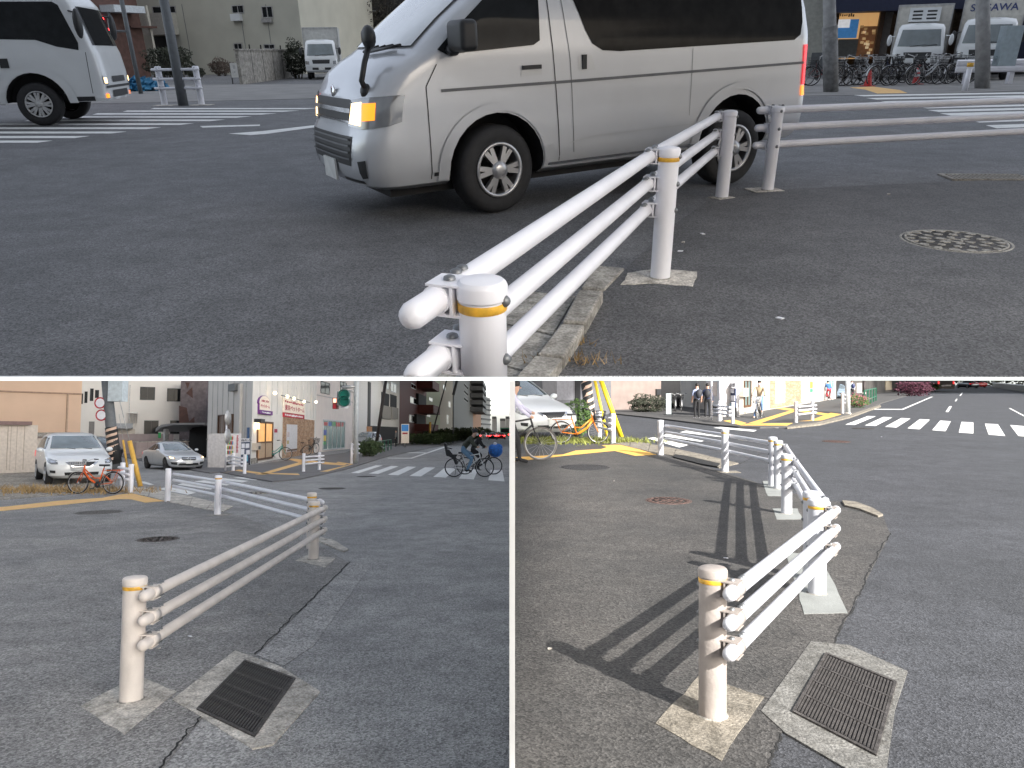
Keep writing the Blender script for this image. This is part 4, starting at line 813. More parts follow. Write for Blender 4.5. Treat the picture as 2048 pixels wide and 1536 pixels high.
sheet(S, 'tactile_strip', [(-60, 1018), (12, 1013), (120, 1001), (205, 995.5), (238, 989), (264, 986.5), (330, 1002), (290, 1005), (262, 998.5), (238, 998), (120, 1010), (12, 1021), (-60, 1027)], .012, M_yel_bl, LG)
Z = lambda pts, ox, oy, k: [(ox + a / k, oy + b / k) for a, b in pts]
for q in ([(10, 1152), (105, 1157), (405, 1060), (320, 1058)], [(232, 1160), (350, 1165), (605, 1070), (510, 1066)], [(468, 1175), (600, 1182), (822, 1078), (715, 1073)], [(738, 1190), (880, 1196), (1058, 1086), (930, 1082)],
          [(1032, 1203), (1190, 1213), (1320, 1097), (1175, 1090)], [(1350, 1222), (1535, 1234), (1590, 1112), (1440, 1105)], [(1716, 1243), (1918, 1258), (1890, 1120), (1745, 1115)]):
    sheet(S, 'crosswalk_stripe', Z(q, 700, 760, 6.206), .005, M_white, LG)
for q in ([(435, 1240), (770, 1305), (885, 1275), (545, 1215)], [(655, 1190), (1030, 1247), (1085, 1222), (730, 1168)], [(845, 1155), (1210, 1200), (1290, 1180), (950, 1140)], [(1090, 1128), (1390, 1165), (1465, 1148), (1170, 1116)], [(1290, 1112), (1540, 1140), (1620, 1128), (1370, 1104)]):
    sheet(S, 'crosswalk_stripe', Z(q, 240, 760, 5.69), .005, M_white, LG)
for q in ([(465, 972), (765, 975), (1230, 822), (1180, 822), (750, 968), (470, 966)], [(600, 905), (940, 908), (955, 900), (620, 897)]): sheet(S, 'lane_line', Z(q, 700, 760, 6.206), .005, M_white, LG)
sheet(S, 'lane_line', [(270, 962), (290, 963), (308, 969), (300, 970), (283, 966)], .005, M_white, LG)
manhole(S, 'large pale round manhole cover by the yellow strip, left view', 197, 1025, .49, mat('pale_iron', (.26, .25, .24), .7, .2, scale=20, bump=.3), 0)
manhole(S, 'patterned round manhole cover left of the long rails, left view', 316, 1079, .335, mat('grey_iron', (.17, .15, .14), .7, .3, scale=20, bump=.3), 1)
manhole(S, 'worn round manhole cover behind the far rails, left view', 512, 986, .48, M_ironl, 1, z=.002)
manhole(S, 'flat dark manhole cover in the open road, left view', 664, 977, .42, M_iron, 0, z=.002)
manhole(S, 'small dark manhole cover below the first crosswalk stripe, left view', 733, 953, .40, M_iron, 0, z=.002)

def drain(stage, label, TLp, Lp, Bp, sur):
    tl, l, b = U(stage, *TLp), U(stage, *Lp), U(stage, *Bp); ex = (b - l); ey = (tl - l); lx, ly = ex.length, ey.length; rz = math.atan2(ex.y, ex.x); t = thing(stage, 'drain_grate', label, 'drain grate', l + Vector((0, 0, .014)), rz)
    ey_l = Matrix.Rotation(-rz, 3, 'Z') @ ey; ly = ey_l.y; sk = ey_l.x / ly
    def sb(mb, x0, x1, y0, y1, z0, z1):
        return mb.add([(x + sk * y, y, z) for z in (z0, z1) for y in (y0, y1) for x in (x0, x1)], [(0, 2, 3, 1), (4, 5, 7, 6), (0, 1, 5, 4), (2, 6, 7, 3), (0, 4, 6, 2), (1, 3, 7, 5)])
    P = [Matrix.Rotation(-rz, 3, 'Z') @ (U(stage, *q) - l) for q in sur]
    MB().prism([(p.x, p.y) for p in P], -.02, -.004).build('concrete_surround', M_conc if stage == 'BL' else mat('grey_surround', (.185, .18, .168), .9, var=.3, scale=4, bump=.5, bscale=60), t)  # surround takes a darker concrete where the stage is in sun
    sb(MB(), 0, lx, 0, ly, -.004, -.0025).build('pit', M_dark, t); fr = MB(); w = .02
    sb(fr, -w, lx + w, -w, 0, -.004, .006); sb(fr, -w, lx + w, ly, ly + w, -.004, .006); sb(fr, -w, 0, 0, ly, -.004, .006); sb(fr, lx, lx + w, 0, ly, -.004, .006); fr.build('frame', M_iron, t)
    n = 22; m = 4; cw = lx / n; rb = ly / m
    bar = sb(MB(), -cw * .28, cw * .28, .008, rb - .008, -.0025, .004).mesh('grate_bar', M_iron)
    for j in range(m):
        for i in range(n): o = obj('grate_bar', bar, t); o.location = ((i + .5) * cw + sk * j * rb, j * rb, 0)
        if j: sb(MB(), 0, lx, j * rb - .008, j * rb + .008, -.0025, .005).build('cross_bar', M_iron, t)
    return t
drain(S, 'black slotted drain grate in concrete surround, foreground of left view', (490, 1327), (399, 1421), (508, 1473), [(470, 1303), (344, 1402), (390, 1428), (505, 1500), (545, 1492), (640, 1385), (560, 1335)])

A, B1, B2, C, D = U(S, 262, 1402), U(S, 627, 1119), U(S, 622, 1097), U(S, 435, 1030), U(S, 335, 1003)
guard_fence(S, 'cream guard fence with three long bare rails in left foreground', [A, B1], [(0, 1, .13, .15, 1)], rp=.072, rr=.037, pm=M_post_old, foot=[((275, 1352), (351, 1385), (249, 1471), (159, 1416), M_conc), ((592, 1122), (614, 1111), (671, 1117), (650, 1136), M_conc)])
guard_fence(S, 'white guard fence of three posts along the gutter, left view', [D, C, B2], [(0, 1, -.06, -.02, -1), (1, 2, -.02, .12, -1)], hp=.84, bands=(False, True, True), foot=[None, (.22, .14, 0, M_conc_d, (.05, 0)), None], pms=[M_post, M_post, M_post_old])
guard_fence(S, 'pair of white guard posts beside the orange bicycle', [U(S, 244, 980), U(S, 261, 986)], [(0, 1, -.05, .25, 1)], bands=False, hp=.84)
guard_fence(S, 'short white guard fence in front of the vending machine', [U(S, 466, 944), U(S, 489, 950)], [(0, 1, .5, 0, 1)], bands=False, hp=.85)
guard_fence(S, 'short white guard fence on the corner before the pet shop', [U(S, 607, 945.5), U(S, 638.5, 942)], [(0, 1, 0, .2, 1)], bands=False, hp=.85)
guard_fence(S, 'narrow white guard frame around the signal pole, left view', [U(S, 703, 929), U(S, 714, 927)], [(0, 1, .1, .1, 1)], bands=False, hp=1.2, zs=(1.1, .85, .6))

# ---------------- vehicles
HR = [(.19, .68, -3.12, .68, .35, 2.4, .3, 2.6), (.27, .79, -3.23, .80, .42, 2.5, .3, 3), (.42, .83, -3.27, .845, .46, 2.6, .3, 3), (.58, .82, -3.28, .85, .48, 2.5, .3, 3), (.68, .74, -3.28, .85, .50, 2.4, .3, 3), (.76, .58, -3.27, .848, .55, 2.3, .3, 3),
      (.84, .32, -3.26, .845, .60, 2.3, .3, 3), (.91, .02, -3.25, .84, .60, 2.3, .3, 3), (.96, -.20, -3.24, .83, .55, 2.4, .3, 3), (1.02, -.32, -3.22, .815, .5, 2.4, .3, 3), (1.25, -.74, -3.10, .735, .45, 2.4, .3, 2.8), (1.42, -1.08, -2.96, .66, .45, 2.4, .35, 2.6),
      (1.49, -1.32, -2.78, .57, .5, 2.3, .4, 2.4), (1.52, -1.62, -2.5, .40, .4, 2.2, .4, 2.2), (1.53, -1.9, -2.3, .2, .2, 2, .2, 2)]
SR = [(.17, .72, -3.62, .70, .35, 2.4, .3, 2.6), (.25, .82, -3.72, .82, .45, 2.5, .35, 3), (.40, .86, -3.78, .885, .50, 2.6, .4, 3), (.56, .85, -3.80, .90, .55, 2.5, .4, 3), (.66, .78, -3.79, .90, .58, 2.4, .4, 3), (.74, .58, -3.78, .895, .62, 2.3, .4, 3),
      (.82, .20, -3.76, .885, .65, 2.3, .4, 3), (.89, -.25, -3.72, .875, .6, 2.3, .4, 3), (.93, -.46, -3.60, .865, .55, 2.4, .4, 3), (.98, -.58, -3.25, .845, .5, 2.4, .45, 2.6), (1.18, -1.0, -2.75, .75, .45, 2.4, .45, 2.5), (1.34, -1.36, -2.42, .665, .45, 2.4, .5, 2.4),
      (1.41, -1.62, -2.15, .56, .4, 2.3, .4, 2.2), (1.44, -1.8, -2.0, .35, .15, 2.2, .15, 2.2)]
def car(stage, label, loc, rz, paint, sedan=False, sc=1, lamps=None, rim=None, group=None, name='parked_car', tails=False):
    rows = SR if sedan else HR; wb = 2.84 if sedan else 2.6; q = Veh(stage, name, label, 'car', rows, loc, rz, sc, group); q.body(paint, [(0, .31, .36), (-wb, .31, .36)])
    k = .04 if sedan else 0; zc = .97 if sedan else 1.03; zt = 1.32 if sedan else 1.40; wy = .895 if sedan else .845
    for sg in (1, -1):
        q.wheel(0, wy, .31, .19, .20, sg, 7, rim); q.wheel(-wb, wy, .31, .19, .20, sg, 7, rim)
        if sedan:
            q.patch('front_window', [(-.98, 1.0), (-1.25, 1.16), (-1.5, 1.29), (-1.80, 1.32), (-1.80, .99)], 'side', M_glass, .008, sg); q.patch('rear_window', [(-1.86, .99), (-1.86, 1.32), (-2.10, 1.31), (-2.5, 1.18), (-2.85, 1.01)], 'side', M_glass, .008, sg)
        else:
            q.patch('front_window', [(-.66, 1.03), (-.95, 1.22), (-1.18, 1.36), (-1.55, 1.40), (-1.55, 1.0)], 'side', M_glass, .008, sg); q.patch('rear_window', [(-1.62, 1.0), (-1.62, 1.40), (-2.2, 1.39), (-2.62, 1.30), (-2.75, 1.04)], 'side', M_glass, .008, sg)
        q.line([(-.5, .30), (-.55, .9)], .01, M_blk, 'panel_gap', sg); q.line([(-1.6 - k * 6, .28), (-1.6 - k * 6, .95)], .01, M_blk, 'panel_gap', sg)
        MB().box(-1.5, -1.32, sg * (wy + .003) - .015, sg * (wy + .003) + .015, .80, .83).build('door_handle', paint, q.root)
        MB().ball((-.62 - k * 5, sg * (wy + .08), 1.0), .07, .1, .07, 12, 8).build('mirror', paint, q.root)
        hl = q.patch('headlight', [(40, .60), (42, .71), (60, .755), (80, .80), (84, .785), (76, .67), (58, .60)] if not sedan else [(40, .58), (42, .66), (62, .72), (80, .745), (82, .70), (66, .60)], 'corner', M_lens, .010, sg)
        q.patch('lamp', [(46, .63), (46, .69), (60, .71), (60, .64)] if not sedan else [(44, .60), (46, .655), (64, .70), (64, .62)], 'corner', lamps or M_chrome, .016, sg, hl)
        q.patch('bumper_slot', [(48, .34), (46, .42), (66, .43), (66, .36)] if not sedan else [(36, .28), (33, .42), (64, .43), (62, .32)], 'corner', M_blk, .008, sg)
        q.patch('tail_light', [(-3.0 - k * 12, .75), (-3.0 - k * 12, .95), (-3.2 - k * 12, .95), (-3.22 - k * 12, .75)], 'side', M_red_hot if tails else M_red_l, .01, sg)
    if tails: q.patch('tail_light', [(-.8, .7), (-.8, .9), (-.45, .9), (-.45, .7)], 'rear', M_red_hot, .012); q.patch('tail_light', [(.45, .7), (.45, .9), (.8, .9), (.8, .7)], 'rear', M_red_hot, .012)
    if sedan:
        q.patch('windscreen', [(-.66, .99), (-.55, 1.34), (.55, 1.34), (.66, .99)], 'front', M_wsh, .016); q.patch('back_window', [(-.62, 1.0), (-.52, 1.32), (.52, 1.32), (.62, 1.0)], 'rear', M_glass, .016)
        g = q.patch('grille', [(-.30, .50), (-.36, .56), (-.34, .655), (.34, .655), (.36, .56), (.30, .50)], 'front', M_blk, .010); q.patch('grille_bar', [(-.33, .57), (-.33, .60), (.33, .60), (.33, .57)], 'front', M_chrome, .02, parent=g)
        MB().lathe([(.085, 0), (.085, .012), (.068, .012), (.068, 0)], 24, 'x', (q.xfr(0, .58) + .02, 0, .585)).build('emblem', M_chrome, q.root); q.patch('lower_grille', [(-.5, .25), (-.45, .36), (.45, .36), (.5, .25)], 'front', M_blk, .008)
    else:
        q.patch('windscreen', [(-.68, 1.04), (-.56, 1.42), (.56, 1.42), (.68, 1.04)], 'front', M_wsh, .016); q.patch('back_window', [(-.6, 1.08), (-.5, 1.4), (.5, 1.4), (.6, 1.08)], 'rear', M_glass, .016)
        g = q.patch('grille', [(-.20, .52), (-.36, .66), (.36, .66), (.20, .52)], 'front', M_blk, .010); q.patch('chrome_v', [(-.24, .50), (-.42, .66), (-.36, .66), (-.19, .525), (.19, .525), (.36, .66), (.42, .66), (.24, .50)], 'front', M_chrome, .016)
        q.patch('lower_grille', [(-.42, .26), (-.44, .36), (.44, .36), (.42, .26)], 'front', M_blk, .008)
    pl = MB().box(-.008, .008, -.165, .165, -.083, .083).build('number_plate', MATS['plate_white'], q.root); pl.location = (q.xfr(0, .4) + .014, 0, .42)
    wp = MB(); wp.tube([(q.xfr(.35, zc) + .03, .40, zc - .01), (q.xfr(-.1, zc + .05) + .02, -.12, zc + .04)], .01, 5); wp.tube([(q.xfr(-.1, zc) + .03, -.05, zc - .01), (q.xfr(-.5, zc + .05) + .02, -.55, zc + .04)], .01, 5); wp.build('wiper', M_blk, q.root)
    return q
hb_rz = R(-52); P = U(S, 155, 966)
car(S, 'white hatchback parked behind the orange bicycle, left view', P, hb_rz, M_wpaint, False, 1.16)
car(S, 'silver sedan with lit headlights waiting on the side street', U(S, 352, 941) + Vector((0, .7, 0)), R(-46), M_silver2, True, .93, lamps=M_warm_hot, rim=M_blk, name='sedan')
car(S, 'grey wagon parked in the pink building driveway', U(S, 722, 897), R(-100), mat('wagon_grey', (.33, .34, .36), .35, .4, coat=.6), False, 1.25)
car(S, 'dark car parked behind the striped utility pole', U(S, 215, 916), R(-40), mat('dark_car_paint', (.03, .035, .045), .3, .3, coat=.6), False, 1.0)
for i, (u, v_) in enumerate(((967, 878), (985, 879), (1002, 878.5), (994, 874.5), (1012, 874))):
    car(S, ('white', 'black', 'red', 'dark grey', 'blue')[i] + ' car with red tail lights queuing far down the avenue', U(S, u, v_), R(92), (M_wpaint, MATS['dark_car_paint'], mat('red_car', (.3, .02, .02), .3), MATS['wagon_grey'], cols[3])[i], True, 1.25, name='queuing_car', group='cars queuing down the avenue', tails=True)
M_orange = mat('orange_bike_paint', (.75, .12, .015), .4, coat=.4); M_wire = mat('basket_wire', (.6, .6, .6), .4, .5)
ob = bicycle(S, 'bicycle', 'bright orange bicycle with wire basket against the white hatchback', M_orange, U(S, 191, 988), R(176), M_wire, 'frame', True, .96)
M_teal = mat('teal_bike_paint', (.06, .30, .25), .4)
tb = bicycle(S, 'bicycle', 'teal bicycle leaning by the pet shop door', M_teal, U(S, 548, 921), R(20), None, True, True, 1.25)
bicycle(S, 'bicycle', 'small brown folding bicycle left of the brick panel bikes', mat('brown_bike', (.25, .17, .12), .5), U(S, 597, 911), R(195), MATS['brown_bike'], True, True, 1.15, group='bicycles by the brick panel')
copy_tree(S, BK[0], 'dark city bicycle rightmost at the brick panel, left view', U(S, 621, 908), R(70), sc=1.35)
for i, u in enumerate((352, 366, 380, 395)):
    copy_tree(S, BK[(0, 3, 0, 2)[i]], ('leftmost', 'second', 'third', 'rightmost')[i] + ' dark bicycle under the bicycle shelter', U(S, u, 909), R(80 + 9 * i), 'bicycles under the shelter', 1.2)
# riders on the crosswalk
RIDE = dict(pelvis=(-.25, 0, .98), chest=(.02, 0, 1.26), neck=(.13, 0, 1.41), head=(.23, 0, 1.53), crown=(.22, 0, 1.62), sl=(.04, .17, 1.35), el=(.16, .24, 1.13), hl=(.30, .25, 1.045), fl=(.36, .25, 1.03), sr=(.04, -.17, 1.35), er=(.16, -.24, 1.13), hr=(.30, -.25, 1.045), fr=(.36, -.25, 1.03),
            hpl=(-.22, .1, .94), kl=(.13, .11, .74), al=(-.02, .12, .40), tl=(.12, .12, .36), hpr=(-.22, -.1, .94), kr=(.12, -.11, .60), ar=(-.06, -.12, .24), tr=(.09, -.12, .20))
M_olive = mat('olive_jacket', (.05, .055, .04), .8); M_jean = mat('blue_jeans', (.16, .28, .42), .85, var=.15); M_wshoe = mat('dark_shoe', (.04, .04, .04), .7); M_blkc = mat('black_cloth', (.02, .02, .022), .9)
M_wbike = mat('white_bike_paint', (.7, .7, .7), .4)
PB = U(S, 938, 954); bicycle(S, 'bicycle', 'white sports bicycle with child seat ridden over the crosswalk', M_wbike, PB, R(-2), None, False, False, 1.12, child=True)
person(S, 'masked rider in olive jacket and jeans on the white bicycle', PB + Vector((0, 0, .02)), R(-2), M_olive, M_jean, M_wshoe, RIDE, True, True, sc=1.12, fat=1.1)
PC = U(S, 958, 949); bicycle(S, 'bicycle', 'bicycle with a front basket alongside the white one', cols[0], PC, R(-2), M_blk, True, True, 1.1)
person(S, 'second rider in black half hidden behind the olive jacket rider', PC + Vector((-.05, 0, .02)), R(-2), M_blkc, M_blkc, M_wshoe, RIDE, True, True, sc=1.08)
bag = thing(S, 'shopping_bag', 'bulging bright blue bag in the front bicycle basket', 'bag', PC + Vector((.70, 0, .98))); b_ = MB(); b_.ball((0, 0, .02), .30, .24, .27, 14, 10); b_.ball((.1, .03, .16), .2, .16, .16, 10, 8); b_.ball((-.14, 0, .12), .16, .16, .18, 10, 8); b_.build('body', mat('blue_bag', (.02, .16, .55), .5, var=.25), bag); MB().ball((-.02, 0, .31), .08, .07, .08, 8, 6).build('contents', M_post, bag)
person(S, 'pedestrian in grey coat waiting at the bus stop', U(S, 792, 894), R(180), mat('grey_coat', (.22, .22, .21), .9), M_blkc, M_wshoe, sc=1.25)

# ---------------- buildings
M_sidg = mat('white_siding', (.80, .77, .72), .7, var=.05, scale=1, bump=.05); M_tan = mat('tan_render', (.62, .44, .32), .9, var=.05, scale=.8, bump=.1); M_pinkw = mat('pinkish_render', (.82, .74, .69), .85, var=.05, scale=1)  # siding, pinkish render and warm white lightened to offset the stage's shade
M_pinkwall = mat('mauve_wall', (.40, .33, .32), .9, var=.12, scale=2); M_whw = mat('warm_white_render', (.80, .77, .72), .85, var=.05, scale=.6)
r = building(S, 'tan_building', 'windowless tan rendered building at the far left', None); f = Fac(S, r, U(S, -90, 934), U(S, 158, 927)); f.wall(9, 9, M_tan); f.box('string_course', 0, f.L, -.06, .02, f.px(60, 786)[1], f.px(60, 783)[1], mat('tan_course_brown', (.33, .22, .16), .9)); f.panel('drain_pipe', (131, 787, 134, 930), mat('tan_pipe', (.42, .30, .22), .8), -.08); f.box('plinth', -.02, f.L + .02, -.08, .02, -.3, f.px(100, 865)[1], M_conc_d)  # string course in a darker brown than the wall
r = building(S, 'garden_shed', 'cream corrugated shed with brown roof edge, far left', None, 'shed'); f = Fac(S, r, U(S, -60, 950), U(S, 72, 944)); zt = f.px(40, 850)[1]; f.wall(zt, 2.5, mat('cream_sheet', (.60, .53, .46), .7)); f.box('roof_edge', -.2, f.px(58, 848)[0], -.25, 2.7, zt, zt + .16, mat('brown_roof', (.2, .13, .12), .6))
for u in (14, 20, 32, 47): f.panel('panel_rib', (u, 852, u + 1.2, 940), mat('cream_rib', (.45, .39, .33), .7), -.02)  # ribs a darker cream than the sheet
f.panel('door_panel', (15, 853, 33, 938), MATS['cream_sheet'], -.012)
r = building(S, 'storage_box', 'low cream storage locker behind the white hatchback', None, 'storage locker'); f = Fac(S, r, U(S, 66, 936), U(S, 142, 934)); zt = f.px(100, 876)[1]; f.wall(zt, 1, MATS['cream_sheet']); f.box('lid', -.05, f.L + .05, -.1, 1.05, zt, zt + .08, mat('lid_brown', (.22, .17, .15), .6)); f.panel('door_joint', (102, 878, 103, 932), M_blk, -.01)
r = building(S, 'white_building', 'long white building with dark square windows behind the sedan', None); f = Fac(S, r, U(S, 150, 909), U(S, 412, 906)); f.wall(12, 10, M_whw)
for q in ((160, 787, 166, 808), (169, 783, 175, 806), (180, 777, 187, 802), (190, 780, 198, 796), (236, 771, 255, 797), (280, 774, 310, 800), (334, 777, 362, 803), (288, 841, 317, 868), (340, 841, 366, 868)): f.window(q, M_blk, M_glass, mull=1)
f.panel('awning', (222, 847, 266, 857), mat('grey_awning', (.38, .40, .42), .6), -1.2); f.panel('lower_band', (222, 858, 270, 868), mat('cream_band', (.62, .57, .5), .8), -.1); f.panel('side_door', (177, 843, 188, 905), mat('grey_door', (.22, .21, .2), .7), -.05); f.panel('drain_pipe', (258, 770, 260, 840), M_steel, -.1); f.panel('drying_rack', (257, 825, 276, 827), M_steel, -.5)
for u in (259, 264, 269, 274): f.panel('rack_bar', (u, 827, u + .8, 846), M_steel, -.45)
r = building(S, 'stair_tower', 'brown tiled tower with triangular stair openings beside the corrugated shop', None); f = Fac(S, r, U(S, 364, 908), U(S, 414, 908)); f.wall(12, 6, mat('purple_brown_tile', (.19, .16, .165), .8, var=.25, scale=4), y0=0) if False else f.box('wall', 0, f.L, -.6, 5, -.4, 12, mat('purple_brown_tile', (.19, .16, .165), .8, var=.25, scale=4))
for pts in ([(379, 787), (391, 775), (392, 797)], [(382, 846), (395, 834), (395, 846)], [(365, 812), (380, 816), (385, 846), (365, 846)], [(377, 766), (386, 766), (382, 778)]):
    Q_ = [f.px(u, v_) for u, v_ in pts]; o = MB().prism(Q_, -.64, -.5, 'y').build('stair_opening', M_brn if pts[0][0] < 383 else M_dark, r); o.matrix_basis = f.M
r = building(S, 'mauve_wall', 'mauve rendered boundary wall behind the silver sedan', None, 'wall'); f = Fac(S, r, U(S, 272, 918), U(S, 376, 914)); zt = f.px(320, 884)[1]; f.wall(zt, .25, M_pinkwall); f.box('coping', -.05, f.L + .05, -.04, .3, zt, zt + .05, M_conc); f.panel('meter_box', (361, 892, 369, 900), M_blk, -.1)
for k in range(1, 5): f.box('wall_joint', f.L * k / 5, f.L * k / 5 + .02, -.006, .02, 0, zt, mat('mauve_joint', (.25, .2, .2), .9))
r = building(S, 'mauve_wall', 'farther mauve wall right of the utility pole', None, 'wall'); f = Fac(S, r, U(S, 226, 910), U(S, 345, 909)); f.wall(f.px(250, 868)[1], .25, M_pinkwall); f.panel('green_flag', (317, 865, 322, 876), mat('green_flag', (.05, .4, .12), .7), -.2)
r = building(S, 'bicycle_shelter', 'curved grey roof shelter over parked bicycles', None, 'shelter'); f = Fac(S, r, U(S, 322, 913), U(S, 416, 915)); za = f.px(335, 858)[1]; zb_ = f.px(380, 846)[1]
MB().prism([(f.px(325, 860)[0], za - .2), (f.px(326, 854)[0], za + .05), (f.px(335, 852)[0], za + .3), (f.px(362, 846)[0], zb_), (f.L + .3, zb_), (f.L + .3, zb_ - .14), (f.px(362, 848)[0], zb_ - .14), (f.px(337, 855)[0], za + .12)], -.6, 2.2, 'y').build('roof', mat('shelter_roof', (.25, .25, .25), .5), r).matrix_basis = f.M
f.panel('post', (333, 858, 337, 886), M_steel, -.3); f.box('back_panel', .3, f.L, 2.2, 2.3, 0, zb_ - .2, M_dark); f.panel('planter', (392, 905, 413, 925), M_dark, -.2)

r = building(S, 'corrugated_shop', 'white corrugated corner shop with lit signs and brick panel', None, 'shop'); cn = U(S, 502, 928)
a_ = U(S, 413, 917.5); c_ = U(S, 631, 905.5); MB().prism([(a_.x, a_.y), (cn.x, cn.y), (c_.x, c_.y), (a_.x - 1.5, c_.y)], -.3, 12).build('wall', M_sidg, r); f1 = Fac(S, r, a_, cn); f2 = Fac(S, r, cn, c_)
M_sidl = mat('siding_line', (.48, .47, .45), .7)  # darker grey for seams, cap and wall line
for k in range(1, 8): x = f1.L * k / 8; f1.box('siding_seam', x - .03, x + .03, -.025, .02, .6, 12, M_sidl)
for k in range(1, 14): x = f2.L * k / 14; f2.box('siding_seam', x - .025, x + .025, -.025, .02, 3.0, 12, M_sidl)
f1.box('siding_cap', 0, f1.L, -.05, .02, f1.px(440, 880)[1], f1.px(440, 878.5)[1], M_sidl)
f1.window((438, 829, 467, 871), M_brown, mat('brown_blind', (.24, .16, .12), .7), mull=1, proud=.1); f1.panel('drain_pipe', (479, 768, 484, 895), M_whw, -.15); f1.panel('blue_plate', (496, 855, 499, 880), mat('blue_plate', (.03, .10, .25), .5), -.08); f1.panel('camera_bracket', (466, 768, 480, 782), M_pgrey, -.3)
M_ldoor = mat('lit_door_glass', (.60, .30, .10), .3, var=.35, scale=1.5, emit=.30, ecol=(.8, .4, .12)); M_ldoor2 = mat('lower_door_panel', (.50, .36, .24), .5, var=.1)
d_ = f2.window((513, 843, 544, 919), M_brown, M_ldoor, 'door', .12, 1, .08); f2.panel('kick_panel', (516, 885, 542, 916), M_ldoor2, -.05); f2.panel('door_rail', (514, 883, 543, 886), M_brown, -.09)
f2.panel('letter_box', (504, 886, 513, 900), mat('cream_post_box', (.55, .48, .40), .6), -.25); f2.panel('letter_slot', (508, 892, 512, 899), M_blk, -.26, th=.02)
f2.panel('plinth', (502, 916, 514, 929), M_conc_d, -.06)
M_signw = mat('sign_cream', (.82, .75, .66), .6, emit=.06, ecol=(1, .75, .5)); M_purp = mat('purple_ribbon', (.16, .04, .22), .6); M_pinkt = mat('crimson_letters', (.45, .04, .08), .6); M_redb = mat('red_sign_band', (.50, .03, .05), .6)
x0, x1, z0, z1 = f2.rect(516, 792, 536, 823); cxx = (x0 + x1) / 2; sh = [(x0, z0), (x1, z0), (x1, lerp(z0, z1, .45))] + [(cxx + (x1 - x0) / 2 * 1.1 * math.cos(R(a)), lerp(z0, z1, .5) + (z1 - z0) * .5 * math.sin(R(a))) for a in range(0, 181, 15)] + [(x0, lerp(z0, z1, .45))]
o = MB().prism(sh, -.12, .02, 'y').build('round_sign', M_signw, r); o.matrix_basis = f2.M; o = MB().prism([(cxx + (a - cxx) * 1.08, lerp(z0, z1, .5) + (b - lerp(z0, z1, .5)) * 1.06) for a, b in sh], -.10, .02, 'y').build('sign_rim', M_purp, r); o.matrix_basis = f2.M
f2.text((518, 800, 534, 805), '東京', M_pinkt, -.13); f2.text((517, 809, 535, 816), 'ペットホーム', M_pinkt, -.13); f2.panel('purple_ribbon', (515, 821, 541, 829), M_purp, -.14); marks(f2, (519, 823.5, 537, 827), 8, M_post, -.16)
f2.panel('sign_board', (564.5, 801, 607, 827), M_signw, -.10); marks(f2, (567, 804, 605, 809), 11, M_pinkt, -.12); f2.text((566.5, 812, 605.5, 823), '東京ペットホーム', M_pinkt, -.12); f2.panel('red_band', (565, 827.5, 606, 836), M_redb, -.11); marks(f2, (567, 829.5, 603, 834), 12, M_post, -.13)
f2.box('lamp_rail', f2.px(548, 790)[0], f2.px(608, 800)[0], -.5, -.44, f2.px(575, 798)[1], f2.px(575, 796.5)[1], M_pgrey)
for u, v_ in ((562, 793), (576, 797), (597, 803), (622, 804), (536, 786)):
    x, z = f2.px(u, v_); o = MB().ball((x, -.42, z), .11, .11, .11, 10, 8).build('spot_lamp', mat('sign_lamp', (1, .8, .5), .4, emit=3, ecol=(1, .74, .42)), r); o.matrix_basis = f2.M
# brick panel: single bricks are under 3 pixels, so courses are one relief part
xb0, xb1, zb0, zb1 = f2.rect(564.5, 837, 627, 914); f2.box('brick_backing', xb0, xb1, -.03, .02, zb0, zb1, mat('mortar', (.42, .33, .26), .9)); mb = MB(); rd = random.Random(5); n = 26; hz = (zb1 - zb0) / n
for j in range(n):
    x = xb0 + (.0 if j % 2 else -.25)
    while x < xb1: a_, b__ = max(x, xb0), min(x + .5, xb1); mb.cur = rd.randrange(3); mb.box(a_ + .012, b__ - .012, -.055 - rd.random() * .012, -.03, zb0 + j * hz + .014, zb0 + (j + 1) * hz - .014) if b__ - a_ > .06 else None; x += .5
o = mb.build('brick_courses', [mat('brick_a', (.45, .28, .17), .9), mat('brick_b', (.36, .22, .14), .9), mat('brick_c', (.52, .36, .24), .9)], r, kind='stuff'); o.matrix_basis = f2.M
wd = f2.panel('white_door', (571, 849, 592, 903), mat('white_door', (.66, .65, .68), .5), -.09); f2.panel('door_foot', (571, 898, 592, 902), M_brown, -.10); f2.panel('door_notice', (572, 864, 576, 874), mat('notice_pink', (.6, .5, .5), .6), -.10); f2.panel('door_plate', (571.5, 881, 575, 888), mat('brass', (.5, .38, .12), .4, .6), -.10)
f2.panel('poster', (546, 854, 554, 879), mat('poster_white', (.72, .70, .68), .7), -.05); f2.panel('poster_text', (547, 858, 553, 865), M_pinkt, -.06); f2.panel('wall_lamp', (508, 838, 516, 845), M_blk, -.4); f2.panel('lamp_glow', (509, 846, 512, 858), mat('sign_lamp', (1, .8, .5)), -.2)
r = building(S, 'clinic_building', 'pinkish white building with coloured stickers on its glass front', None); f = Fac(S, r, U(S, 631.5, 905), U(S, 704, 897.5)); f.wall(14, 9, M_pinkw)
f.window((645, 840, 689, 899), mat('white_frame', (.6, .6, .6), .5), mat('teal_glass', (.22, .33, .32), .2, spec=.6), 'glass_front', .12, 4, .08)
for q, c in (((646, 844, 654, 851), (.5, .1, .1)), ((656, 844, 662, 852), (.1, .2, .5)), ((664, 844, 670, 852), (.1, .4, .15)), ((672, 845, 679, 853), (.55, .1, .1)), ((681, 845, 686, 853), (.5, .1, .1)), ((646, 860, 652, 870), (.08, .12, .4)), ((646, 871, 651, 882), (.7, .55, .1)), ((645, 884, 651, 889), (.05, .35, .12))): f.panel('sticker', q, mat('sticker_%d_%d' % (q[0], q[1]), c, .6), -.05)
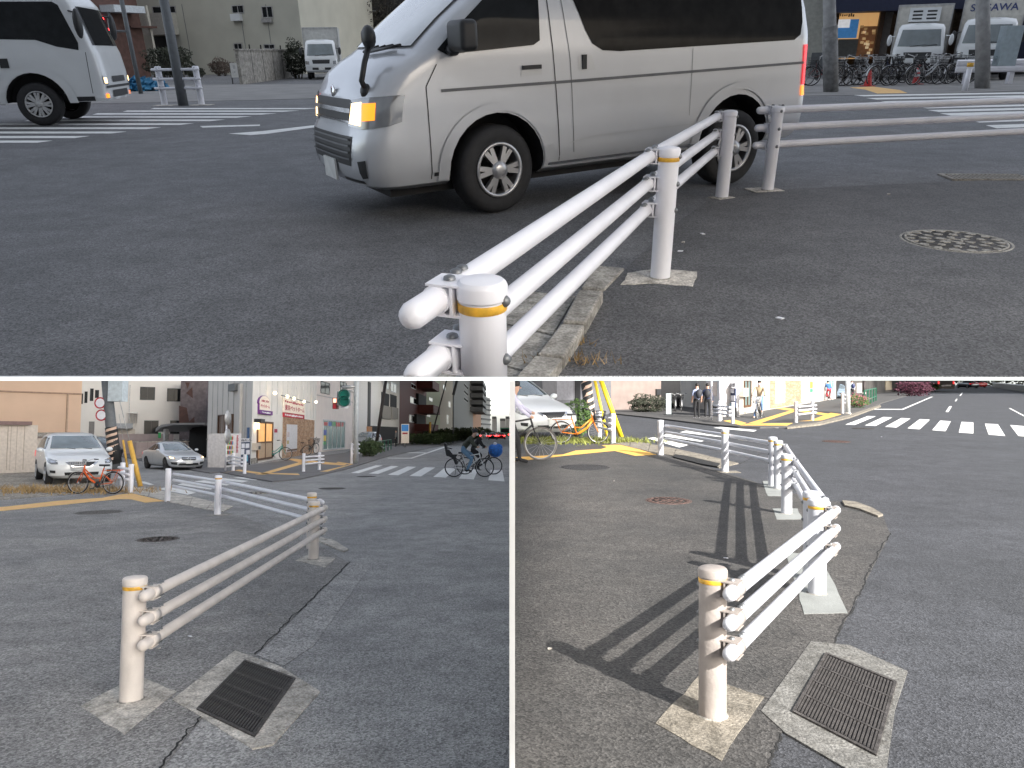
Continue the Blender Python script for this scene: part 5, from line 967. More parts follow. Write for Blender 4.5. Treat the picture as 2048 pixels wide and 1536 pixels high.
for q in ((641, 764, 659, 788), (680, 764, 693, 782)): f.window(q, M_blk, M_glass)
f.box('wall_line', 0, f.L, -.03, .02, f.px(665, 797)[1], f.px(665, 795.5)[1], M_sidl)

# the avenue: each house stands on its own plot towards the vanishing point
vl = lambda u: 897.5 - 29.0 * (u - 704) / 285
def row_house(name, label, u0, u1, m, wins, cat='building', extra=()):
    r = building(S, name, label, None, cat); A_, B_ = U(S, u0, vl(u0)), U(S, u1, vl(u1)); f = Fac(S, r, A_, B_); H = f.px(u0, 745)[1] * 1.6; f.wall(H, max(14, f.L * .4), m)
    for q in wins: f.window(q, M_steel, M_glass, fw=.15)
    for q, mm, nm, y in extra: f.panel(nm, q, mm, y)
    return f
M_aptw = mat('apartment_white', (.78, .76, .72), .8)
row_house('balcony_apartments', 'white apartment house with railed balconies behind the brown pole', 706, 798, M_aptw, [(766, 764, 778, 778), (781, 766, 793, 785)], extra=[((762, 786, 778, 838), M_dark, 'balcony_recess', -.02), ((780, 790, 793, 838), M_dark, 'balcony_recess', -.02), ((761, 812, 778, 838), mat('rail_grey', (.25, .23, .2), .6), 'balcony_rail', -.3), ((780, 815, 793, 838), MATS['rail_grey'], 'balcony_rail', -.3), ((740, 853, 795, 889), M_dark, 'garage_opening', -.05), ((735, 764, 740, 862), mat('dark_strip', (.06, .06, .06), .7), 'dark_strip', -.1), ((733, 853, 741, 880), mat('orange_wall', (.5, .25, .12), .8), 'orange_wall', -.2)])
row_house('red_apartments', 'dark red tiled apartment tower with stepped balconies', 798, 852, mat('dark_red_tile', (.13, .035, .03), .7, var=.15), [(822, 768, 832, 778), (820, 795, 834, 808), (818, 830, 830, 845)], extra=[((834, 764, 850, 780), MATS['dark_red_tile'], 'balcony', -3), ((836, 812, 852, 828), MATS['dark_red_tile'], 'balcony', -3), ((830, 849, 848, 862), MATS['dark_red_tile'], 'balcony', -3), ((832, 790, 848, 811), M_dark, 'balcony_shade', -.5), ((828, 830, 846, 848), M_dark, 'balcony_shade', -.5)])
row_house('green_house', 'pale green house next to the dark red tower', 852, 880, mat('pale_green', (.42, .46, .32), .8), [(858, 795, 865, 803), (854, 824, 861, 834), (852, 852, 862, 862)])
row_house('beige_house', 'beige narrow house in the middle of the avenue row', 880, 905, mat('pale_beige', (.50, .46, .38), .8), [(897, 803, 901, 815), (893, 830, 897, 848), (886, 770, 891, 780)])
row_house('grey_tower', 'tall grey tower block with stacked corner balconies', 905, 946, mat('grey_tile', (.22, .23, .23), .7), [(928, 770, 936, 776), (928, 783, 936, 789), (928, 797, 936, 803)], extra=[((940, 766 + 13 * i, 951, 774 + 13 * i), M_pgrey, 'balcony', -6) for i in range(5)])
row_house('orange_block', 'orange brown block beyond the grey tower', 946, 962, mat('orange_brown', (.45, .27, .18), .8), [(950, 800, 953, 806), (950, 815, 953, 821)])
r = building(S, 'white_tower', 'pale far tower at the end of the avenue', None); f = Fac(S, r, U(S, 961, 869.8), U(S, 980, 869.5)); f.wall(f.px(970, 793)[1], 60, mat('far_white', (.52, .54, .55), .8))
for k in range(6): f.box('floor_line', 0, f.L, -1, .1, f.px(970, 800 + 10 * k)[1], f.px(970, 799 + 10 * k)[1] + 1, M_pgrey)
for i, (u0, u1, vt) in enumerate(((984, 992, 838), (1000, 1010, 842), (1011, 1019, 838))):
    r = building(S, 'skyline_block', ('left', 'middle', 'right')[i] + ' hazy block on the far skyline above queuing cars', None); f = Fac(S, r, U(S, u0, 869), U(S, u1, 869)); f.wall(f.px(u0, vt)[1], 40, mat('hazy_block', (.45, .46, .47), .9)); f.box('parapet', 0, f.L, -1, 41, f.px(u0, vt)[1], f.px(u0, vt)[1] + 3, M_pgrey)
sg_ = thing(S, 'expressway_sign', 'green bus back far down the avenue above the queue', 'bus', U(S, 1010, 876)); MB().box(-1.6, 1.6, 0, 9, .5, 3.6).build('body', mat('bus_green', (.05, .25, .15), .5), sg_); MB().box(-1.4, 1.4, -.05, 0, 2.0, 3.2).build('rear_window', M_glass, sg_); MB().box(-1.5, -1.1, -.08, 0, 1.0, 1.4).build('tail_light', M_red_hot, sg_); MB().box(1.1, 1.5, -.08, 0, 1.0, 1.4).build('tail_light', M_red_hot, sg_); sg_.name = 'bus'

# ---------------- poles, signals, street things
PU = U(S, 231, 944); zt = ZAT(S, PU, 205, 758); lx = U(S, 205, 758, zt).x - PU.x
up_ = thing(S, 'utility_pole', 'leaning dark utility pole wrapped in black and cream stripes, left view', 'pole', PU); MB().tube([(0, 0, -.1), (lx * .5, 0, zt * .5), (lx, 0, zt)], .24, 16, .21).build('shaft', M_pgrey, up_)
M_strc = mat('stripe_cream', (.66, .47, .36), .7); M_strk = mat('stripe_black', (.02, .02, .02), .6); MB().tube([(0, 0, .35), (lx * 2.0 / zt, 0, 2.0)], .255, 20).build('wrap', M_strk, up_)
for k in range(6):
    V = []; z0_ = .42 + k * .26
    for j in range(11): a_ = R(-170 + 16 * j); cx_ = lx * (z0_ + j * .018) / zt; V += [(cx_ + .262 * math.cos(a_), .262 * math.sin(a_), z0_ + j * .022), (cx_ + .262 * math.cos(a_), .262 * math.sin(a_), z0_ + .12 + j * .022)]
    MB().add(V, [(2 * j, 2 * j + 2, 2 * j + 3, 2 * j + 1) for j in range(10)], True).build('stripe', M_strc, up_)
for z_ in (2.55, 3.1): MB().lathe([(.26, 0), (.26, .03), (.20, .032), (.20, 0)], 20, 'y', (lx * z_ / zt - .28, -.2, z_)).build('round_sign', M_redb, up_); MB().lathe([(.2, -.01), (.001, -.01)], 20, 'y', (lx * z_ / zt - .28, -.19, z_)).build('sign_face', M_post, up_)
MB().box(lx + .25, lx + .9, -.3, .2, zt - 1.0, zt + .5).build('transformer', mat('transformer_blue', (.55, .62, .66), .5), up_)
M_guy = mat('guy_guard_yellow', (.72, .42, .08), .6)
for i, (ub, vb, ut, vt, rr_) in enumerate(((281, 973, 252, 882, .075), (255, 938, 243, 880, .05))):
    P = U(S, ub, vb); zt_ = ZAT(S, P, ut, vt); x_ = U(S, ut, vt, zt_).x - P.x; g = thing(S, 'guy_wire', ('thick yellow slanted guy wire guard right of the striped pole', 'thin yellow guy wire guard near the striped pole')[i], 'guy wire', P); MB().tube([(0, 0, 0), (x_, 0, zt_)], rr_, 10).build('guard', M_guy, g); MB().tube([(x_, 0, zt_), (x_ * 1.9, 0, zt_ * 1.9)], .012, 5).build('wire', M_steel, g)
vm = thing(S, 'vending_machine', 'white and red vending machine against the corrugated shop', 'vending machine', (0, 0, 0)); f = Fac(S, vm, U(S, 449, 937), U(S, 482, 934)); x0, x1, z0, z1 = f.rect(449, 867, 482, 934); f.box('cabinet', 0, x1, 0, .9, 0, z1, mat('vend_white', (.68, .66, .66), .4))
f.panel('display_window', (450, 870, 465, 911), mat('vend_display', (.5, .42, .38), .4, emit=.1), -.02)
for j in range(4):
    for i in range(5): f.panel('can', (450.6 + i * 2.9, 873 + j * 9.5, 452.8 + i * 2.9, 879.5 + j * 9.5), mat('can_%d' % ((i + j) % 4), ((.5, .04, .04), (.1, .25, .45), (.6, .4, .1), (.1, .35, .15))[(i + j) % 4], .4), -.06)
f.panel('coin_panel', (451, 913, 464, 920), M_steel, -.03); f.panel('dispense_flap', (451, 923, 464, 930), M_blk, -.03); marks(f, (472, 870, 476, 905), 12, mat('pink_print', (.5, .12, .14), .6), -.03, 3, True)
nb = thing(S, 'notice_board', 'navy notice board with white sheets under bouldering lettering', 'notice board', (0, 0, 0)); f = Fac(S, nb, U(S, 480, 933), U(S, 499, 930)); f.panel('board', (479.5, 884, 498, 927), mat('navy_board', (.02, .035, .09), .6), -.05); f.panel('header', (479, 877, 498, 884), M_post, -.06); f.text((479.5, 878, 497.5, 883), 'ボルダリング', M_blk, -.08)
for q in ((481, 887, 487, 896), (489, 887, 496, 896), (480, 898, 486, 909), (490, 900, 497, 909)): f.panel('sheet', q, M_post, -.07)
f.panel('blue_poster', (485, 911, 493, 923), mat('sky_poster', (.1, .45, .6), .5), -.07); f.box('leg', .05, .12, -.05, .02, 0, .4, M_blk); f.box('leg', f.L - .12, f.L - .05, -.05, .02, 0, .4, M_blk)
ac = thing(S, 'outdoor_unit', 'air conditioner outdoor unit beside the vending machine', 'air conditioner', U(S, 437, 934)); MB().box(-.4, .35, -.15, .2, .05, .85).build('case', M_whw, ac); MB().lathe([(.27, -.16), (.25, -.18), (.001, -.17)], 20, 'y', (-.05, 0, .45)).build('fan_grille', M_pgrey, ac)
gn = thing(S, 'signboard', 'small white signboard with black marks left of the outdoor unit', 'sign', U(S, 424, 928)); MB().box(-.25, .3, -.03, 0, .35, 1.3).build('board', M_post, gn); MB().tube([(0, 0, 0), (0, 0, .4)], .03, 6).build('leg', M_blk, gn); leafy('marks', M_blk, gn, (.02, -.035, .85), .18, .002, .3, 18, .06, 2, .1)
rs, z_, r_ = pole(S, 'road_sign', 'white sign post with two round signs before the corner shop', 450.5, 943, 822, 3.4, M_post, 'road sign')
for q in (z_ - .3, z_ - 1.15): MB().lathe([(.34, -.02), (.34, .02), (.001, .02)], 22, 'x', (.1, -.1, q)).lathe([(.34, -.02), (.001, -.02)], 22, 'x', (.1, -.1, q)).build('round_sign', M_steel, rs)
bp_, z_, r_ = pole(S, 'bollard', 'pale slim bollard right of the silver sedan', 381, 925, 901, 4, mat('pale_bollard', (.6, .7, .72), .5)); MB().tube([(0, 0, z_ * .8), (0, 0, z_ * .9)], r_ * 1.1, 10).build('band', M_post, bp_)
sp_, z_, r_ = pole(S, 'signal_pole', 'grey signal pole with green lamps at the crosswalk corner', 711, 929, 745, 10, mat('signal_grey', (.42, .44, .45), .5), 'traffic signal'); P0 = U(S, 711, 929)
def at_pole(u, v_): zz = ZAT(S, P0, u, v_); return U(S, u, v_, zz).x - P0.x if abs(zz - STAGE[S][2]) > .3 else (u - 711) * P0.length / FOC, zz
sxp = P0.length / FOC; zz = lambda v_: ZAT(S, P0, 711, v_); xx = lambda u: (u - 711) * sxp
MB().tube([(0, 0, zz(772)), (xx(683), 0, zz(775))], .09, 8).tube([(0, 0, zz(783)), (xx(688), 0, zz(781))], .06, 8).build('arm', M_steel, sp_)
h1 = MB().box(xx(675), xx(698), -.25, .25, zz(811), zz(783)).build('vehicle_signal', MATS['signal_grey'], sp_)
for v_ in (790, 803): MB().lathe([(.30, -.26), (.30, -.55), (.28, -.55), (.28, -.26)], 18, 'y', (xx(690), 0, zz(v_))).build('visor', mat('visor_teal', (.02, .12, .10), .5), h1); MB().lathe([(.27, -.26), (.001, -.27)], 18, 'y', (xx(690), 0, zz(v_))).build('lamp', M_green_l, h1)
h2 = MB().box(xx(666), xx(675), -.2, .2, zz(818), zz(796)).build('pedestrian_signal', mat('signal_brown', (.2, .05, .04), .5), sp_); MB().box(xx(667.5), xx(673.5), -.22, -.2, zz(805.5), zz(797.5)).build('lamp', mat('lit_red_walk', (.8, .3, .2), .4, emit=1.5), h2); MB().box(xx(667.5), xx(673.5), -.22, -.2, zz(817), zz(809)).build('lamp', M_redb, h2)
MB().box(xx(682), xx(697), -.2, -.15, zz(817), zz(812.5)).build('street_plate', M_post, sp_)
bp2, z_, r_ = pole(S, 'utility_pole', 'brown utility pole beside the green fence on the avenue', 750, 905, 745, 7, M_pbrown, lean=1.0)
bp3, z_, r_ = pole(S, 'street_light', 'dark curved street light over the avenue', 906, 887, 790, 2.6, M_pgrey, 'street light'); MB().tube([(0, 0, z_), (1.5, 0, z_ + 6), (8, 0, z_ + 9)], .25, 6).build('curved_arm', M_pgrey, bp3)
bp4, z_, r_ = pole(S, 'utility_pole', 'thin dark pole with orange hazard sleeve before the green house', 859, 888, 745, 3, M_pbrown, lean=3); MB().tube([(0, 0, 1), (.1, 0, 3.5)], r_ * 1.4, 8).build('sleeve', M_guy, bp4)
bs, z_, r_ = pole(S, 'bus_stop', 'tall bus stop sign with blue and cream panel', 810, 896, 848, 2.2, M_steel, 'bus stop'); MB().box(-.45, .45, -.1, .1, z_ * .2, z_).build('panel', M_signw, bs); MB().box(-.4, .4, -.12, -.1, z_ * .7, z_ * .97).build('blue_panel', MATS['blue_poster'], bs); MB().box(-.3, .3, -.12, -.1, z_ * .58, z_ * .64).build('red_mark', M_redb, bs)
shrub(S, 'shrub', 'dark green shrub beside the signal pole, left view', U(S, 738, 914), 1.0, .8, 1.3, M_leaf, 2600, .08, 21)
for i, (u, v_) in enumerate(((862, 889), (895, 883), (940, 876.5))): shrub(S, 'hedge', ('nearest', 'middle', 'farthest')[i] + ' trimmed hedge along the avenue kerb', U(S, u, v_), 4 + 3 * i, 2, 1.8 + .8 * i, M_leaf, 2400, .18 + .1 * i, 30 + i, 'hedges along the avenue', 'hedge')
gf = thing(S, 'green_fence', 'low dark green tubular fence on the avenue pavement', 'fence', (0, 0, 0)); f = Fac(S, gf, U(S, 752, 911), U(S, 782, 900)); M_gf = mat('green_fence_paint', (.02, .12, .07), .5)
for k in range(5): f.box('post', f.L * k / 4 - .05, f.L * k / 4 + .05, -.05, .05, 0, 1.1, M_gf)
for z_ in (.4, 1.05): f.box('rail', 0, f.L, -.03, .03, z_, z_ + .06, M_gf)
# weeds round the lot
def tuft(label, u, v_, w, n, m, seed, h=.35, stage=S, bw=.02):
    rd = random.Random(seed); V = []; F = []; P = U(stage, u, v_)
    for i in range(n):
        x, y = rd.gauss(0, w), rd.gauss(0, w * .35); a_ = rd.uniform(0, 6.28); hh = h * rd.uniform(.3, 1); k = len(V); dx_, dy_ = bw * math.cos(a_), bw * math.sin(a_); lx_, ly_ = rd.gauss(0, bw * 6), rd.gauss(0, bw * 6)
        V += [(x - dx_, y - dy_, 0), (x + dx_, y + dy_, 0), (x + lx_, y + ly_, hh)]; F.append((k, k + 1, k + 2))
    o = MB().add(V, F).build('dry_grass', m, None, stage, label=label, cat='grass', kind='stuff'); o.location = P
tuft('dry grass around the hatchback wheels, left view', 130, 984, 1.3, 520, M_dry, 1, .24); tuft('dry grass tufts on the gravel lot, left view', 60, 980, .9, 220, M_dry, 2, .25); tuft('dry grass under the orange bicycle, left view', 195, 984, .9, 300, M_dry, 3, .22)

# ================================================================== RIGHT STAGE (after the repair, in sun)
S = 'BR'
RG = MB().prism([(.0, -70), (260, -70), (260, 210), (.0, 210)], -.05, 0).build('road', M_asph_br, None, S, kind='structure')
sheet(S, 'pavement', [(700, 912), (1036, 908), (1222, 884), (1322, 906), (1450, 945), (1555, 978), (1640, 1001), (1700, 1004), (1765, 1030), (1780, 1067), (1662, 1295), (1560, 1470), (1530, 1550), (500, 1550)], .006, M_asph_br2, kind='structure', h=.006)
seam(S, (1780, 1067), (1661, 1296), .008, RG, 3, 60); seam(S, (1561, 1470), (1530, 1550), .008, RG, 4, 20); seam(S, (1478, 928), (1558, 893), .01, RG, 5, 40)
for q in ([(1232, 876), (1262, 880), (1258, 893), (1228, 886)], [(1263, 880), (1300, 887), (1296, 902), (1259, 893.5)], [(1301, 887.5), (1352, 897), (1346, 911), (1297, 902.5)], [(1353, 897.5), (1420, 912), (1408, 924), (1347, 911.5)], [(1421, 912.5), (1477, 926), (1438, 935), (1409, 924.5)]): sheet(S, 'gutter_slab', q, .02, M_conc_s, RG, h=.03)
P = [U(S, *q) for q in ((1350, 911), (1372, 914), (1440, 930), (1434, 936), (1400, 930), (1346, 916))]; MB().prism([(p.x, p.y) for p in P], 0, .035).build('asphalt_ramp', mat('fresh_tar', (.02, .02, .021), .9, bump=.5, scale=20), RG)
sheet(S, 'kerb_edge', [(1684, 1000), (1712, 1003), (1745, 1015), (1766, 1028), (1756, 1031), (1720, 1017), (1690, 1010)], .03, M_conc_s, RG, h=.04)
sheet(S, 'tactile_strip', [(1000, 917), (1036, 914), (1125, 909), (1152, 901), (1203, 898), (1214, 894), (1203, 890.5), (1246, 889), (1313, 909), (1270, 911.5), (1228, 901.5), (1150, 909), (1036, 922), (1000, 925)], .012, M_yel, RG)
for q in ([(-25, 598), (35, 586), (410, 660), (300, 690)], [(180, 548), (605, 603), (520, 632), (120, 573)], [(385, 514), (745, 560), (725, 584), (305, 535)], [(650, 490), (1060, 528), (1095, 514), (720, 480)], [(900, 478), (1310, 492), (1330, 486), (960, 470)]): sheet(S, 'crosswalk_stripe', Z(q, 1300, 760, 5.12), .005, M_white, RG)
for q in ([(210, 458), (305, 462), (523, 373), (440, 371)], [(410, 467), (520, 472), (692, 385), (600, 380)], [(620, 480), (735, 489), (880, 396), (785, 391)], [(850, 497), (975, 507), (1080, 408), (975, 402)], [(1103, 516), (1240, 527), (1295, 425), (1185, 417)], [(1377, 540), (1527, 550), (1527, 437), (1405, 430)], [(1685, 562), (1855, 576), (1780, 455), (1645, 449)], [(1905, 463), (2040, 474), (2160, 590), (1990, 575)]):
    sheet(S, 'crosswalk_stripe', Z(q, 1650, 760, 5.146), .005, M_white, RG)
for q in ([(1240, 327), (1270, 330), (1306, 270), (1280, 270)], [(1334, 217), (1350, 220), (1364, 194), (1353, 194)], [(1383, 162), (1395, 164), (1420, 130), (1412, 128)], [(775, 305), (803, 306), (1112, 172), (1092, 172)], [(480, 298), (490, 303), (775, 306), (790, 298)], [(1890, 290), (1910, 290), (2080, 380), (2060, 380)]): sheet(S, 'lane_line', Z(q, 1650, 760, 5.146), .005, M_white, RG)
sheet(S, 'far_pavement', [(1180, 822), (1300, 834), (1425, 849), (1476, 852.5), (1520, 854), (1573, 852), (1632, 843), (1700, 827), (1755, 808), (1830, 786), (1870, 777), (1800, 774), (1690, 785), (1474, 820), (1372, 806), (1180, 800)], .06, mat('far_pavement_sun', (.075, .072, .07), .9, var=.15, scale=1.5, bump=.2), kind='structure', h=.07)  # far pavement colour darkened for the sunny stage
for q in ([(1010, 440), (1480, 300), (1525, 308), (1110, 448)], [(1255, 288), (1330, 277), (1870, 350), (1800, 362)], [(750, 417), (860, 405), (990, 440), (930, 463)], [(930, 464), (1400, 466), (1465, 440), (1000, 447)], [(1520, 422), (1650, 410), (1850, 335), (1960, 350), (1760, 412)]): sheet(S, 'tactile_strip', Z(q, 1300, 760, 5.12), .066, M_yel, RG)
sheet(S, 'kerb_edge', [(1573, 853.5), (1632, 845), (1700, 829), (1760, 809), (1762, 812), (1700, 834), (1640, 848), (1575, 855)], .062, M_conc_s, RG, h=.06)
manhole(S, 'wide dark gridded manhole cover by the yellow strip, right view', 1171, 935, .53, mat('dark_iron', (.075, .075, .08), .55, .3, scale=20, bump=.3), 0)
manhole(S, 'rusty patterned manhole cover left of the fence shadows, right view', 1337, 1002, .34, M_rust, 1)
manhole(S, 'pale round manhole cover behind the far rails, right view', 1507, 880, .43, M_ironl, 1, z=.002)
manhole(S, 'brown manhole cover in the open road beyond the corner fence', 1672, 883, .40, M_rust, 0, z=.002)
manhole(S, 'small dark manhole cover left of the crosswalk, right view', 1726, 857, .42, M_iron, 0, z=.002)
drain(S, 'black slotted drain grate in concrete surround, foreground of right view', (1655, 1314), (1592, 1428), (1747, 1509), [(1622, 1285), (1700, 1293), (1815, 1345), (1790, 1420), (1772, 1545), (1700, 1545), (1572, 1470), (1522, 1425)])
A, E1, E2, F_, G1, G2, H_, I_ = U(S, 1425, 1432), U(S, 1634, 1188), U(S, 1622, 1160), U(S, 1573, 1028), U(S, 1556, 978), U(S, 1545, 972), U(S, 1450, 944), U(S, 1321, 910)
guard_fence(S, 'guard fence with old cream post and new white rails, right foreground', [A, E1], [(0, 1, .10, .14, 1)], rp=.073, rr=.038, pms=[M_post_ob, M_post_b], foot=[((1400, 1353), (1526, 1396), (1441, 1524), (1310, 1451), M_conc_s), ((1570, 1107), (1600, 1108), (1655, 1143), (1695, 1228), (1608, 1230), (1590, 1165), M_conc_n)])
# the near rails themselves are freshly painted, in the white darkened for sun
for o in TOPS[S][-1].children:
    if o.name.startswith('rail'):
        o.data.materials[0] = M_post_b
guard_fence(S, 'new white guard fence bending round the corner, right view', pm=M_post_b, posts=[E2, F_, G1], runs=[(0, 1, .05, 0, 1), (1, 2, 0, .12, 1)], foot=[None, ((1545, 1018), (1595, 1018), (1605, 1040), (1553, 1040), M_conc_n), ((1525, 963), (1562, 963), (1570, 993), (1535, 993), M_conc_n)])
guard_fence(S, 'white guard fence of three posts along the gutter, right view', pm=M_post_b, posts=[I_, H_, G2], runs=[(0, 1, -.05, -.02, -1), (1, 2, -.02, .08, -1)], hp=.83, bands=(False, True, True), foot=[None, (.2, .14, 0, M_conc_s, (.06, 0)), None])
guard_fence(S, 'pair of white guard posts beside the orange bicycle front wheel', pm=M_post_b, posts=[U(S, 1199, 879), U(S, 1226, 887)], runs=[(0, 1, -.05, .3, 1)], bands=False, hp=.84)
guard_fence(S, 'short white guard fence before the navy notice board, right view', pm=M_post_b, posts=[U(S, 1439, 845), U(S, 1465, 850)], runs=[(0, 1, .4, 0, 1)], bands=False, hp=.9)
guard_fence(S, 'short white guard fence on the yellow tactile paving', pm=M_post_b, posts=[U(S, 1592, 848), U(S, 1624.5, 843.5)], runs=[(0, 1, 0, .15, 1)], bands=False, hp=.9)
guard_fence(S, 'narrow white guard frame around the signal pole, right view', pm=M_post_b, posts=[U(S, 1685, 829), U(S, 1692, 827.5)], runs=[(0, 1, .0, .2, 1)], bands=False, hp=1.1, zs=(1.0, .8, .6))

car(S, 'white hatchback cut off by the left edge of the sunny view', U(S, 1072, 876), R(-60), M_wpaint, False, 1.26)
M_or2 = mat('sunny_orange_paint', (.80, .22, .01), .4, coat=.4)
bicycle(S, 'bicycle', 'orange electric bicycle with black front bag in the sun', M_or2, U(S, 1159, 887), R(3), M_blk, 'frame', True, .95)
PB = U(S, 1024, 921); bicycle(S, 'bicycle', 'black road bicycle pushed along at the left edge', cols[0], PB, R(0), None, False, False, 1.13, drop=True, tyre=mat('grey_tyre', (.16, .15, .14), .8))
PUSH = dict(chest=(.03, 0, 1.28), neck=(.08, 0, 1.46), head=(.14, 0, 1.58), crown=(.13, 0, 1.67), sl=(.05, .18, 1.40), el=(.26, .2, 1.16), hl=(.46, .16, 1.04), fl=(.53, .15, 1.03), sr=(.05, -.18, 1.40), er=(.22, -.22, 1.14), hr=(.42, -.2, .98), fr=(.50, -.2, .96), kl=(.12, .1, .50), al=(.02, .1, .09), tl=(.2, .1, .05), kr=(.16, -.1, .5), ar=(.20, -.1, .08), tr=(.38, -.1, .04))
person(S, 'person in pale lavender shirt pushing the black road bicycle', U(S, 1020, 926), R(0), mat('lavender_shirt', (.55, .53, .66), .85), M_blkc, M_blkc, PUSH, True, sc=1.03)
RIDE2 = dict(RIDE); RIDE2.update(pelvis=(-.25, 0, 1.0), chest=(-.16, 0, 1.33), neck=(-.13, 0, 1.50), head=(-.09, 0, 1.62), crown=(-.1, 0, 1.71), sl=(-.15, .18, 1.44), el=(.0, .25, 1.2), hl=(.16, .28, 1.06), fl=(.2, .28, 1.04), sr=(-.15, -.18, 1.44), er=(.0, -.25, 1.2), hr=(.16, -.28, 1.06), fr=(.2, -.28, 1.04), kl=(.1, .12, .72), al=(-.05, .13, .36), tl=(.1, .13, .34), kr=(-.02, -.12, .5), ar=(-.05, -.22, .09), tr=(.1, -.22, .05))
PW = U(S, 1518, 838); bicycle(S, 'bicycle', 'dark city bicycle with white front basket ridden towards camera', cols[0], PW, R(-118), M_wire, True, True, 1.05)
person(S, 'masked rider in beige jacket and blue jeans on the dark bicycle', PW, R(-118), mat('beige_jacket', (.50, .40, .27), .85), mat('bright_jeans', (.12, .22, .45), .85), M_skin, RIDE2, True, True, sc=1.0, hair_len=.2)
person(S, 'student in black trousers with white sleeve and backpack, left of two', U(S, 1394, 838), R(100), mat('white_navy_shirt', (.30, .34, .48), .85), M_blkc, M_post, {}, False, bag=mat('black_bag', (.02, .022, .03), .7), sc=.93)
person(S, 'student all in navy and black with backpack, right of two', U(S, 1415, 837), R(70), mat('navy_top', (.02, .03, .08), .85), M_blkc, M_post, {}, True, bag=MATS['black_bag'], sc=.93)
PX = U(S, 1657, 803); bicycle(S, 'bicycle', 'distant red bicycle ridden past the clinic glass', mat('red_bike', (.4, .05, .03), .5), PX, R(80), None, True, True, 1.0); person(S, 'distant rider in blue top passing the clinic glass', PX, R(80), mat('blue_top', (.05, .15, .35), .85), M_redb, M_blkc, RIDE, sc=1.0)
person(S, 'pedestrian in white shirt with navy bag behind the signal pole', U(S, 1704, 800), R(90), M_post, M_blkc, M_blkc, {}, bag=cols[3], sc=1.0)

# buildings (their lower storeys)
r = building(S, 'corner_shop', 'sunlit white corner shop with notice boards and brick panel', None, 'shop'); a_, b_, c_ = U(S, 1372, 815), U(S, 1475, 832), U(S, 1648, 803)
MB().prism([(a_.x, a_.y), (b_.x, b_.y), (c_.x, c_.y), (a_.x - 2, c_.y + 6)], -.3, 9).build('wall', mat('sunny_siding', (.46, .44, .41), .7, var=.04), r); f1 = Fac(S, r, a_, b_); f2 = Fac(S, r, b_, c_)  # the white siding in a darker copy, against the sun
for k in range(1, 7): f1.box('siding_seam', f1.L * k / 7 - .02, f1.L * k / 7 + .02, -.02, .02, .3, 8, M_sidl)
f2.window((1487, 758, 1501, 814), M_brown, mat('teal_door', (.12, .18, .18), .3), 'door', .1, 1, .06); f2.panel('letter_box', (1477, 776, 1487, 793), mat('cream_post_box', (.55, .48, .40)), -.25); f2.panel('plinth', (1475, 823, 1490, 833), M_conc_d, -.06); f2.panel('notice', (1511, 758, 1520, 772), M_post, -.05)
xb0, xb1, zb0, zb1 = f2.rect(1540, 755, 1600, 812); mb = MB(); n = 22; hz = (zb1 - zb0) / n; f2.box('brick_backing', xb0, xb1, -.03, .02, zb0, zb1, MATS['mortar'])
for j in range(n):
    x = xb0 + (.0 if j % 2 else -.2)
    while x < xb1:
        q0, q1 = max(x, xb0), min(x + .4, xb1); mb.cur = rd.randrange(3)
        if q1 - q0 > .05: mb.box(q0 + .01, q1 - .01, -.055 - rd.random() * .012, -.03, zb0 + j * hz + .012, zb0 + (j + 1) * hz - .012)
        x += .4
mb.build('brick_courses', [MATS['brick_a'], MATS['brick_b'], MATS['brick_c']], r, kind='stuff').matrix_basis = f2.M
f2.panel('white_door', (1549, 755, 1567, 806), MATS['white_door'], -.09); f2.panel('corner_post', (1600, 755, 1617, 803), MATS['sunny_siding'], -.1)
f2.panel('yellow_sticker', (1619, 763, 1624, 776), mat('yellow_sticker', (.75, .5, .05), .6), -.06); f2.panel('green_sticker', (1618, 778, 1624, 784), mat('green_sticker', (.05, .4, .15), .6), -.06)
r = building(S, 'clinic_building', 'sunlit pinkish clinic front with pale glass at the avenue', None); f = Fac(S, r, c_, U(S, 1692, 795)); f.wall(9, 10, mat('sunny_pink', (.55, .50, .46), .8)); f.window((1650, 755, 1668, 797), MATS['white_frame'], mat('teal_glass', (.22, .33, .32)), 'glass_front', .12, 2, .06); f.panel('driveway', (1672, 755, 1690, 797), M_dark, -.03)  # pinkish render copy, darkened because this stage is sunlit
car(S, 'pale blue car parked in the clinic driveway, right view', U(S, 1681, 798), R(-100), mat('pale_blue_car', (.35, .45, .55), .3, .3, coat=.6), False, .9)
for i, (u, v_, c) in enumerate(((1568, 808, 1), (1576, 806, 2), (1586, 804, 3), (1612, 803, 0))):
    copy_tree(S, BK[c], ('leftmost silver', 'second, maroon', 'third, navy', 'rightmost black') [i] + ' bicycle parked at the brick panel, right view', U(S, u, v_), R((30, 50, 40, -95)[i]), 'bicycles at the brick panel in the sun', 1.1)
f = None; nb = thing(S, 'notice_board', 'navy notice board with white sheets by the sunny shop corner', 'notice board', (0, 0, 0)); f = Fac(S, nb, U(S, 1446, 834), U(S, 1474, 837)); f.panel('board', (1448, 776, 1472, 824), MATS['navy_board'], -.05); f.panel('header', (1447, 765, 1473, 775), M_post, -.06); f.text((1448, 766.5, 1472, 773.5), 'ボルダリング', M_blk, -.08)
for q in ((1451, 778, 1458, 788), (1460, 778, 1470, 786), (1450, 791, 1456, 801), (1464, 791, 1472, 802)): f.panel('sheet', q, M_post, -.07)
f.panel('blue_poster', (1455, 806, 1466, 820), MATS['sky_poster'], -.07); f.box('leg', .05, .12, -.05, .02, 0, .5, M_blk); f.box('leg', f.L - .12, f.L - .05, -.05, .02, 0, .5, M_blk)
